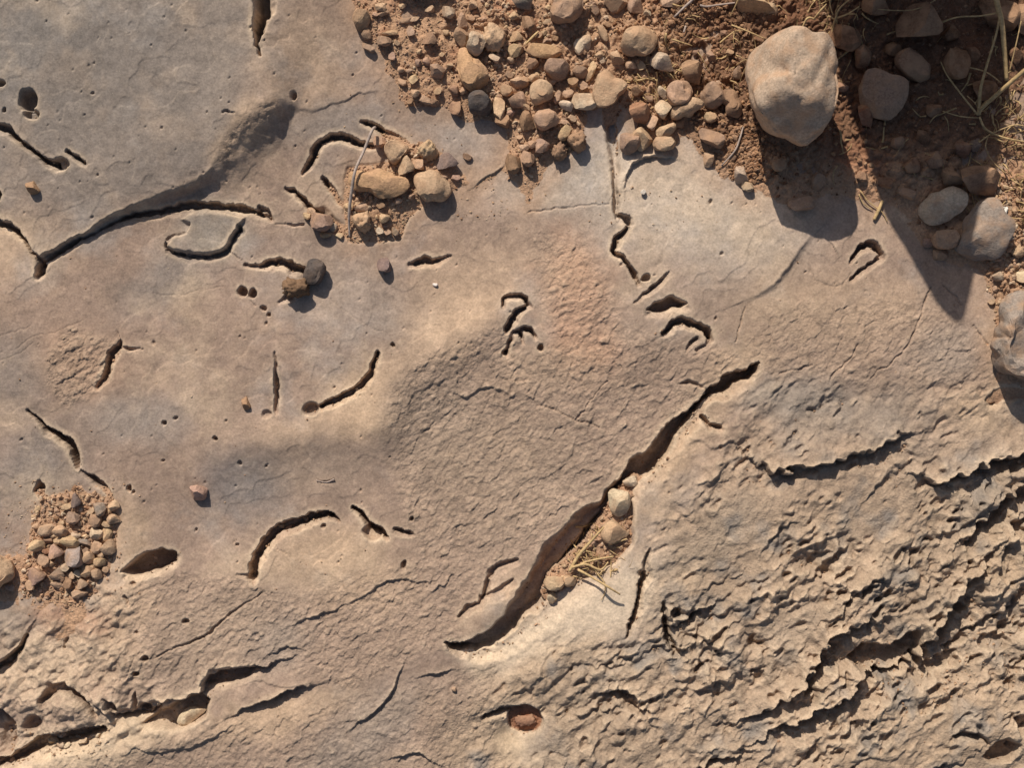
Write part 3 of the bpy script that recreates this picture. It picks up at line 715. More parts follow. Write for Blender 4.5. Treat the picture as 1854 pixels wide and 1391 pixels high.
paint(170, 1350, 130, 40, -15, lin(220, 192, 158), 0.9); paint(200, 1120, 60, 90, 0, WARM, 0.8); paint(80, 1190, 100, 60, -20, lin(206, 178, 148), 0.85); paint(110, 1100, 50, 30, 0, lin(160, 150, 142), .8); paint(20, 1110, 70, 50, 0, lin(158, 142, 128), .7); paint(120, 1130, 60, 20, 0, REDS, .7); paint(500, 1300, 120, 30, -15, WARM, .8); paint(380, 1150, 120, 60, -30, lin(166, 142, 122), .7); paint(230, 980, 26, 70, 0, WARM, .7)
for x, y, r in ((1250, 1000, 60), (1500, 750, 70), (1600, 760, 60), (1380, 720, 40), (1700, 640, 60), (1420, 1150, 50), (1640, 1010, 40), (1100, 1220, 70), (1240, 1150, 60), (1780, 880, 70), (1700, 1120, 60), (1650, 1250, 40), (620, 1380, 80), (500, 1170, 60), (700, 1290, 60), (1320, 940, 40), (1800, 1160, 60), (1000, 1380, 60)):
    paint(x, y, r, r * 0.6, -30, lin(146, 136, 128), 0.6)
mot = fbm(X, Y, 120, 4, 981)[..., None]; mot2 = fbm(X, Y, 45, 3, 991)[..., None]
C *= 1 + 0.12 * mot + 0.08 * mot2
C = C * (1 - 0.30 * np.clip(mot2, 0, 1)) + np.array(WARM) * 0.30 * np.clip(mot2, 0, 1)
paintz(Z_ROUGH * 0.7, lin(182, 155, 127))
paintz(Z_FINE * 0.35, lin(176, 148, 125))
wz = np.clip(fbm(X, Y, 50, 4, 1001) * 2.2 - 0.35, 0, 1) * Z_ROUGH
paintz(wz * 0.75, lin(138, 130, 124))
film = sstep(-46, 0, sdS) * 0.75
film = np.maximum(film, POCKMASK * 0.5)
paintz(film * np.clip(0.7 + 0.9 * fbm(X, Y, 60, 3, 1011), 0.1, 1), SAND)
lum = C.mean(-1, keepdims=True)
C = (C * 0.84 + lum * 0.16) * np.array([0.95, 0.945, 0.915])
bg = np.clip(fbm(X, Y, 110, 5, 1141, 0.6) * 2.0 - 0.15, 0, 1)[..., None] * SMOOTH[..., None]
C = C * (1 - 0.42 * bg) + np.array(lin(162, 154, 147)) * 0.42 * bg
bw = np.clip(fbm(X, Y, 130, 5, 1151, 0.6) * 2.0 - 0.25, 0, 1)[..., None] * SMOOTH[..., None]
C = C * (1 - 0.40 * bw) + np.array(lin(200, 175, 147)) * 0.45 * bw
hb = soften(H, 14)
wear = np.clip((H - hb) / 3.2, 0, 1) * np.clip(0.75 + 0.9 * fbm(X, Y, 40, 3, 1101), 0.15, 1)
wear = np.where(SP < 3, wear, 0)
C = C * (1 - 0.55 * wear[..., None]) + np.array(lin(208, 184, 156)) * 0.55 * wear[..., None]
gn = fbm(X, Y, 8, 2, 1111, 0.7)[..., None]
C *= 1 + 0.13 * gn
st = sstep(0.34, 0.5, fbm(X, Y, 13, 3, 1121, 0.6))[..., None] * np.clip(0.4 + 1.2 * fbm(X, Y, 150, 2, 1131), 0, 1)[..., None]
C *= 1 - 0.16 * st
C *= 1 + 0.05 * (sstep(0.10, 0.13, fl) - sstep(-0.13, -0.16, fl))[..., None]
C_ROCK = C
CS = np.empty(C.shape); CS[:] = lin(182, 145, 115)
sm = np.clip(0.5 + 1.6 * fbm(X, Y, 80, 4, 1021), 0, 1)[..., None]
CS = CS * (1 - 0.5 * sm) + np.array(lin(196, 160, 128)) * 0.5 * sm
rm = np.clip(fbm(X, Y, 60, 3, 1031) * 2.0 - 0.2, 0, 1)[..., None]
CS = CS * (1 - 0.5 * rm) + np.array(REDS) * 0.5 * rm
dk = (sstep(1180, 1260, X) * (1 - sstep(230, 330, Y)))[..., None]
CS = CS * (1 - 0.75 * dk) + np.array(lin(92, 62, 45)) * 0.92 * dk  # dark reddish soil, darkened more to deepen the upper right shade
ed = (1 - sstep(4, 40, sdS))[..., None] * 0.65
CS = CS * (1 - ed) + np.array(SAND) * ed
rp = np.exp(-(((X - 950) / 34) ** 2 + ((Y - 1306) / 26) ** 2))[..., None]
CS = CS * (1 - rp) + np.array(lin(150, 92, 66)) * rp
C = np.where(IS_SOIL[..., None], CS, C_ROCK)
RGH = np.where(IS_SOIL, 0.9, np.clip(0.05 + 0.75 * Z_FINE + 1.0 * Z_ROUGH, 0, 1))

# ---------------------------------------------------------------- build the sheets
cell_soil = (IS_SOIL[:-1, :-1].astype(int) + IS_SOIL[1:, :-1] + IS_SOIL[:-1, 1:] + IS_SOIL[1:, 1:]) >= 2
cx = (X[:-1, :-1] + X[1:, 1:]) * 0.5; cy = (Y[:-1, :-1] + Y[1:, 1:]) * 0.5
cls = np.zeros(cell_soil.shape, int)
def cellpoly(pts, k, pad=0):
    xs = [p[0] for p in pts]; ys = [p[1] for p in pts]
    bb = block(min(xs) - 8, max(xs) + 8, min(ys) - 8, max(ys) + 8)
    bb = (slice(bb[0].start, min(bb[0].stop, NY - 1)), slice(bb[1].start, min(bb[1].stop, NX - 1)))
    m = inside(WX[bb], WY[bb], pts)
    cls[bb] = np.where(m, k, cls[bb])
cellpoly(UPPER, 2)
cellpoly(PLATE, 3)
RIGHT = [(p[0] + 0.4 * p[2], p[1] + 0.4 * p[2]) for p in CRACK if p[0] > 850][::-1]
RIGHT = [(860, 1180)] + RIGHT + [(1400, 640), (1560, 620), (1800, 690), (1960, 690), (FAR, 600), (FAR, FAR), (700, FAR), (780, 1420), (860, 1260)]
cellpoly(RIGHT, 4)
cls[cell_soil] = 1

VX = ((X - 927.0) * U); VY = ((695.5 - Y) * U); VZ = HALL * U
VALL = np.stack([VX, VY, VZ], -1).reshape(-1, 3)
CALL = np.concatenate([C, np.ones(C.shape[:2] + (1,))], -1).reshape(-1, 4)
RALL = RGH.reshape(-1)
gx = np.gradient(HALL, XS, axis=1); gy = np.gradient(HALL, YS, axis=0)
NRM = np.stack([-gx, gy, np.ones_like(gx)], -1).reshape(-1, 3)
NRM /= np.linalg.norm(NRM, axis=1)[:, None]
IDX = np.arange(NX * NY).reshape(NY, NX)

def sheet(name, k, mat, parent=None):
    jj, ii = np.nonzero(cls == k)
    q = np.stack([IDX[jj + 1, ii], IDX[jj + 1, ii + 1], IDX[jj, ii + 1], IDX[jj, ii]], -1)
    used, inv = np.unique(q.reshape(-1), return_inverse=True)
    me = bpy.data.meshes.new(name)
    nf = len(q)
    me.vertices.add(len(used)); me.loops.add(nf * 4); me.polygons.add(nf)
    me.vertices.foreach_set("co", VALL[used].astype(np.float32).reshape(-1))
    me.loops.foreach_set("vertex_index", inv.astype(np.int32).reshape(-1))
    me.polygons.foreach_set("loop_start", np.arange(0, nf * 4, 4, dtype=np.int32))
    try: me.polygons.foreach_set("loop_total", np.full(nf, 4, dtype=np.int32))
    except Exception: pass
    me.polygons.foreach_set("use_smooth", np.ones(nf, dtype=bool))
    a = me.attributes.new("Col", 'FLOAT_COLOR', 'POINT')
    a.data.foreach_set("color", CALL[used].astype(np.float32).reshape(-1))
    a = me.attributes.new("Rough", 'FLOAT', 'POINT')
    a.data.foreach_set("value", RALL[used].astype(np.float32))
    me.update(calc_edges=True)
    try:
        a = me.attributes.new("custom_normal", 'FLOAT_VECTOR', 'POINT')
        a.data.foreach_set("vector", NRM[used].astype(np.float32).reshape(-1))
    except Exception as e:
        print("normals", e)
    me.materials.append(mat)
    o = bpy.data.objects.new(name, me)
    COL.objects.link(o)
    if parent: o.parent = parent
    return o
bedrock = sheet("bedrock", 0, M_ROCK)
tag(bedrock, "tan limestone ledge, smooth and bored, crossing the middle of the ground", kind="structure")
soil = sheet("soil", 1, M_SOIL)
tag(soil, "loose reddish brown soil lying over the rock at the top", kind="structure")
o = sheet("slab", 2, M_ROCK, bedrock); o["label"] = "raised smooth grey slab in the upper left corner"
o = sheet("slab", 3, M_ROCK, bedrock); o["label"] = "small olive grey plate let into the slab edge"
o = sheet("slab", 4, M_ROCK, bedrock); o["label"] = "rough flaky block below the long diagonal crack"

# ---------------------------------------------------------------- stones
def ico(sub):
    import bmesh
    bm = bmesh.new()
    bmesh.ops.create_icosphere(bm, subdivisions=sub, radius=1.0)
    v = np.array([x.co[:] for x in bm.verts]); f = [tuple(a.index for a in p.verts) for p in bm.faces]
    bm.free()
    return v, f
ICO = {k: ico(k) for k in (1, 2, 3, 4, 5)}
def n3(v, lam, seed, octv=3):
    r = np.zeros(len(v)); a = 1
    for k in range(octv):
        l = lam / 2 ** k
        r += a * (vnoise(v[:, 0] / l + 3.1, v[:, 1] / l + v[:, 2] / l * 0.7, seed + k) + vnoise(v[:, 2] / l + 9.7, v[:, 0] / l - v[:, 1] / l * 0.7, seed + 40 + k)) * 0.5
        a *= 0.5
    return r
def facet(v, rnd, k, lo, hi, soft=0.12):
    for _ in range(k):
        n = rnd.normal(size=3); n /= np.linalg.norm(n)
        d = rnd.uniform(lo, hi)
        p = v @ n
        over = np.maximum(p - d, 0)
        v = v - n[None, :] * (over * (1 - soft))[:, None]
    return v
def mesh_from(name, v, f, mat, smooth=True, crisp=0):
    me = bpy.data.meshes.new(name)
    me.from_pydata([tuple(p) for p in v], [], f)
    me.polygons.foreach_set("use_smooth", np.full(len(me.polygons), smooth))
    me.materials.append(mat)
    me.update()
    if crisp: me.set_sharp_from_angle(angle=math.radians(crisp))
    return me
def unit_stone(seed, sub, crumbly=False):
    rnd = np.random.RandomState(seed)
    v, f = ICO[sub]
    v = v.copy()
    if crumbly:
        v = v * (1 + 0.30 * n3(v, 0.7, seed, 3) + 0.55 * np.abs(n3(v, 0.30, seed + 7, 2)))[:, None]
        v = facet(v, rnd, 4, 0.75, 1.0, 0.3)
    else:
        v = facet(v, rnd, 11, 0.42, 0.80, 0.03)
        v = v * (1 + 0.10 * n3(v, 0.8, seed, 3))[:, None]
    lo, hi = v.min(0), v.max(0)
    v = (v - (lo + hi) / 2) / ((hi - lo) / 2)
    return mesh_from("stone_mesh", v, f, M_STONE, crisp=0 if crumbly else 24)
BIGV = [unit_stone(100 + i, 3) for i in range(14)]
CLOD = [unit_stone(200 + i, 4, True) for i in range(6)]
SMALLV = [unit_stone(300 + i, 2) for i in range(12)]

PAL = {'bigstone': lin(186, 163, 141), 'tan': lin(188, 158, 128), 'pale': lin(200, 178, 152), 'brown': lin(152, 121, 97), 'pink': lin(182, 149, 125), 'mauve': lin(162, 134, 113),
       'grey': lin(150, 136, 124), 'dark': lin(92, 84, 80), 'umber': lin(112, 88, 68), 'orange': lin(190, 153, 117), 'red': lin(160, 118, 94), 'yellow': lin(194, 165, 131), 'purple': lin(130, 111, 104), 'white': lin(232, 228, 222)}
WORD = {'umber': 'dark brown', 'tan': 'tan', 'pale': 'pale', 'brown': 'brown', 'pink': 'pinkish', 'mauve': 'mauve brown', 'grey': 'grey', 'dark': 'dark grey', 'orange': 'orange tan', 'red': 'reddish', 'yellow': 'yellowish', 'purple': 'purplish grey', 'white': 'white'}
LANDM = [(1420, 170, "large rounded stone"), (860, 128, "orange tan stone"), (863, 78, "pale upright stone"), (868, 187, "dark grey rounded stone"), (690, 333, "long tan stone"), (782, 338, "blocky brown stone"), (1022, 15, "large mauve stone at the top"),
         (1055, 85, "pale triangular stone"), (1155, 78, "large tan oval stone"), (1105, 165, "triangular stone above the groove"), (977, 170, "smooth tan stone"), (990, 217, "pinkish angular stone"), (1230, 170, "round pinkish stone"), (985, 95, "flat elongated stone"), (1008, 127, "mauve rounded stone"),
         (655, 38, "tan pebble at the slab border"), (1595, 170, "flat mauve stone in the shade"), (1704, 374, "smooth oval stone"), (1664, 42, "large mauve shaded stone"), (134, 1008, "wedge shaped grey pebble"), (66, 1042, "mauve corner pebble"), (139, 906, "purplish topmost pebble"),
         (582, 402, "round mauve stone in the notch"), (655, 402, "crumbly lump at the twig's foot"), (1287, 250, "mauve wedge in the shade"), (894, 70, "crumbly tan lump"), (812, 23, "pale pebble near the top edge"), (200, 1000, "hollow's right rim"), (160, 960, "hollow's centre")]
SEEN = {}
def where(x, y, sizew, col, kind):
    L = sorted(LANDM, key=lambda q: (q[0] - x) ** 2 + (q[1] - y) ** 2)
    for k, q in enumerate(L[:3]):
        dx, dy = x - q[0], y - q[1]
        d = math.hypot(dx, dy)
        a = int(round(math.atan2(dy, dx) / (math.pi / 4))) % 8
        word = ["right of", "below right of", "below", "below left of", "left of", "above left of", "above", "above right of"][a]
        near = "just " if d < 50 else ""
        lab = "%s %s %s %s%s the %s" % (sizew, WORD[col], kind, near, word, q[2])
        if lab not in SEEN:
            break
    SEEN[lab] = 1
    return lab
rst = np.random.RandomState(42)
COUNT = {}
def dark_slot(o, col):
    if col in ('dark', 'umber', 'purple'):
        o.material_slots[0].link = 'OBJECT'
        o.material_slots[0].material = M_DARK
def stone(x, y, w, h, rot=0, col='tan', label=None, group=None, crumbly=False, th=None, sinkf=0.2, name=None, lift=0.0, z=None):
    big = max(w, h)
    if crumbly: me = CLOD[rst.randint(len(CLOD))]
    elif big >= 20: me = BIGV[rst.randint(len(BIGV))]
    else: me = SMALLV[rst.randint(len(SMALLV))]
    if name is None: name = "clod" if crumbly else ("stone" if big >= 26 else "pebble")
    o = bpy.data.objects.new(name, me)
    COL.objects.link(o)
    w *= 1.13; h *= 1.13
    t = th if th else min(w, h) * rst.uniform(0.85, 1.1)
    ground = height_at(x, y) if z is None else z
    zc = ground + t * (0.5 - sinkf) + lift
    o.location = W(927 + (x - 927) * (1 - 0.7 * zc * U / CAM_H), 695.5 + (y - 695.5) * (1 - 0.7 * zc * U / CAM_H), zc)
    o.rotation_euler = (0, 0, math.radians(-rot))
    o.scale = (w * 0.5 * U, h * 0.5 * U, t * 0.5 * U)
    c = np.array(PAL[col]) * rst.uniform(0.84, 1.12) * np.array([1, rst.uniform(0.97, 1.03), rst.uniform(0.93, 1.07)])
    if x > 1500 and y < 350: c = c * np.array([0.78, 0.70, 0.64])  # shade of the upper right corner painted into the stones' colour
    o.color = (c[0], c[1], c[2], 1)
    cat = "clod" if crumbly else ("stone" if big >= 26 else "pebble")
    dark_slot(o, col)
    tag(o, label, cat, group)
    return o
def outline_stone(name, pts, thick, col, label, seed, sub=4, rough=0.08, sinkf=0.2, group=None, flat=0.75, cat="stone", wav=0.0, lift=0.0, tilt=0.0, crisp=22):
    rnd = np.random.RandomState(seed)
    cxm = sum(p[0] for p in pts) / len(pts); cym = sum(p[1] for p in pts) / len(pts)
    ang = np.array([math.atan2(-(p[1] - cym), p[0] - cxm) for p in pts]); rad = np.array([math.hypot(p[0] - cxm, p[1] - cym) for p in pts])
    k = np.argsort(ang); ang, rad = ang[k], rad[k]
    ang = np.concatenate([ang - 2 * math.pi, ang, ang + 2 * math.pi]); rad = np.tile(rad, 3)
    v, f = ICO[sub]
    v = v.copy()
    hz = np.hypot(v[:, 0], v[:, 1]); th = np.arctan2(v[:, 1], v[:, 0])
    v3 = facet(v, rnd, 12, 0.42, 0.78, 0.02)
    zz = v3[:, 2] * (flat + 0.25) + 0.04 * v[:, 2]
    h3 = np.hypot(v3[:, 0], v3[:, 1])
    kk = 0.25 * np.clip(hz, 0, 1) ** 0.6 + 0.75 * np.clip(h3 * 1.32, 0, 1) ** 0.75
    R = np.interp(th, ang, rad) * kk
    g = 1 + rough * n3(v, 0.55, seed, 4)
    P = np.stack([R * np.cos(th) * g, R * np.sin(th) * g, zz * thick * 0.5 * (1 + 2.2 * rough * n3(v, 0.5, seed + 3, 4))], -1)
    if tilt: P[:, 2] += tilt * thick * 0.5 * (P[:, 1] / rad.max()) * np.clip(v[:, 2] * 2 + 0.6, 0, 1)
    if wav: P[:, 2] += (wav * n3(P, 30, seed + 9, 4) + 0.35 * wav * np.minimum(0, n3(P, 9, seed + 12, 3) + 0.15) * 2) * (v[:, 2] > -0.3)
    me = mesh_from(name, P * U, f, M_STONE, crisp=crisp)
    o = bpy.data.objects.new(name, me)
    COL.objects.link(o)
    zc = height_at(cxm, cym) + thick * (0.5 - sinkf) + lift
    o.location = W(927 + (cxm - 927) * (1 - 0.7 * zc * U / CAM_H), 695.5 + (cym - 695.5) * (1 - 0.7 * zc * U / CAM_H), zc)
    c = PAL[col]
    o.color = (c[0], c[1], c[2], 1)
    dark_slot(o, col)
    return tag(o, label, cat, group)

# large stones traced one by one
outline_stone("round_stone", [(1340, 150), (1350, 115), (1372, 86), (1412, 72), (1446, 86), (1472, 86), (1489, 108), (1496, 150), (1502, 200), (1497, 238), (1482, 256), (1450, 268), (1420, 254), (1382, 242), (1354, 222), (1342, 186)], 235, 'bigstone', "large pale rounded stone casting a deep shadow, biggest of the loose stones", 11, 5, 0.06, 0.10, flat=0.8, cat="stone", wav=5, tilt=0.22, crisp=0)
outline_stone("stone", [(832, 90), (845, 88), (856, 106), (872, 115), (886, 126), (891, 142), (884, 156), (852, 166), (833, 152), (829, 120)], 58, 'orange', "orange tan angular stone wedged under a pale upright stone", 12)
outline_stone("stone", [(853, 56), (868, 54), (876, 64), (880, 82), (874, 98), (860, 102), (850, 98), (848, 76)], 50, 'pale', "pale upright stone leaning on the orange tan stone", 13, lift=10)
outline_stone("stone", [(847, 186), (852, 172), (868, 167), (884, 172), (892, 186), (888, 204), (868, 210), (850, 206)], 44, 'dark', "dark grey rounded stone at the tip of the soil above the flat plate", 14, rough=0.04)
outline_stone("stone", [(630, 313), (647, 307), (664, 311), (701, 311), (714, 320), (735, 324), (741, 338), (722, 354), (698, 359), (664, 350), (644, 347), (631, 334)], 44, 'orange', "long tan stone with a bright flat top lying behind the thin twig", 15, flat=0.6)
outline_stone("stone", [(748, 319), (772, 313), (795, 311), (809, 324), (816, 348), (799, 366), (767, 364), (753, 344)], 42, 'tan', "blocky brown stone lying right of the long tan stone", 16)
outline_stone("stone", [(702, 260), (718, 255), (731, 258), (741, 273), (730, 286), (712, 299), (702, 286)], 42, 'tan', "tan angular stone standing just above the long tan stone", 17)
outline_stone("stone", [(996, 34), (1002, 8), (1010, -14), (1040, -16), (1054, -4), (1054, 16), (1042, 36), (1022, 42), (1006, 40)], 70, 'mauve', "large mauve brown stone cut by the top edge above a pale triangular stone", 18, lift=6)
outline_stone("stone", [(1040, 72), (1050, 70), (1068, 65), (1070, 78), (1060, 96), (1048, 102), (1040, 88)], 26, 'pale', "pale triangular stone lying in the shadow of the large mauve stone", 19)
outline_stone("stone", [(1122, 86), (1128, 64), (1146, 52), (1170, 52), (1188, 62), (1188, 84), (1178, 98), (1150, 104), (1130, 100)], 56, 'tan', "large tan oval stone at the top, right of the pale triangular stone", 20)
outline_stone("stone", [(1081, 142), (1095, 128), (1113, 141), (1136, 158), (1123, 175), (1106, 192), (1082, 196), (1074, 164)], 48, 'tan', "tan triangular stone at the head of the grey groove", 21, lift=4)
outline_stone("stone", [(956, 158), (966, 150), (986, 148), (1000, 162), (1000, 178), (986, 190), (966, 192), (956, 176)], 38, 'tan', "smooth tan stone above the orange capped stone in the pebble heap", 22)
outline_stone("stone", [(968, 212), (980, 200), (998, 197), (1008, 212), (1012, 226), (998, 236), (974, 232)], 44, 'pink', "pinkish angular stone at the lower edge of the pebble heap", 23)
outline_stone("stone", [(1208, 170), (1212, 154), (1228, 147), (1246, 151), (1254, 166), (1250, 182), (1234, 193), (1216, 190)], 40, 'pink', "round pinkish stone propped on a wedge shaped stone", 24)
outline_stone("stone", [(1212, 196), (1236, 192), (1250, 178), (1274, 190), (1258, 204), (1236, 214), (1216, 216)], 34, 'tan', "wedge shaped stone under the round pinkish stone", 25)
outline_stone("stone", [(1271, 160), (1282, 149), (1298, 152), (1312, 164), (1308, 186), (1292, 197), (1274, 192)], 40, 'mauve', "mauve brown stone between the pinkish stone and the large rounded stone", 26)
outline_stone("stone", [(1308, 158), (1318, 160), (1336, 178), (1344, 200), (1336, 212), (1318, 210), (1312, 190)], 36, 'brown', "brown stone leaning against the large rounded stone", 27)
outline_stone("stone", [(1552, 152), (1566, 130), (1610, 132), (1640, 152), (1632, 190), (1608, 218), (1596, 215), (1552, 172)], 46, 'mauve', "flat angular mauve stone in the shade right of the large rounded stone", 28, flat=0.6)
outline_stone("stone", [(1661, 386), (1677, 359), (1696, 345), (1729, 340), (1747, 351), (1747, 371), (1729, 390), (1709, 403), (1687, 409), (1673, 405)], 46, 'pale', "smooth oval stone lying in the broad shadow", 29, rough=0.03)
outline_stone("stone", [(1729, 450), (1745, 418), (1751, 384), (1768, 361), (1808, 353), (1818, 385), (1831, 403), (1819, 442), (1793, 474), (1772, 476), (1745, 466)], 60, 'grey', "large grey block in the shadow below the oval stone", 30)
outline_stone("stone", [(1804, 558), (1818, 544), (1837, 537), (1862, 540), (1886, 580), (1888, 660), (1870, 690), (1842, 694), (1805, 685), (1794, 664), (1788, 633), (1800, 612), (1806, 584)], 95, 'grey', "wrinkled grey rock cut by the right edge of the picture", 31, 5, 0.10, wav=9)
outline_stone("stone", [(-40, 1016), (8, 1014), (27, 1024), (24, 1046), (8, 1056), (-40, 1064)], 54, 'tan', "tan stone cut by the left edge below the gravel hollow", 32)
outline_stone("stone", [(548, 500), (556, 478), (568, 468), (584, 474), (592, 482), (586, 500), (576, 516), (556, 518)], 44, 'dark', "dark grey stone at the end of the groove in the left slab", 33, sinkf=0.3)
stone(537, 522, 46, 38, 10, 'umber', "brown crumbly clod beside the dark grey stone on the slab", crumbly=True, th=40, sinkf=0.14)

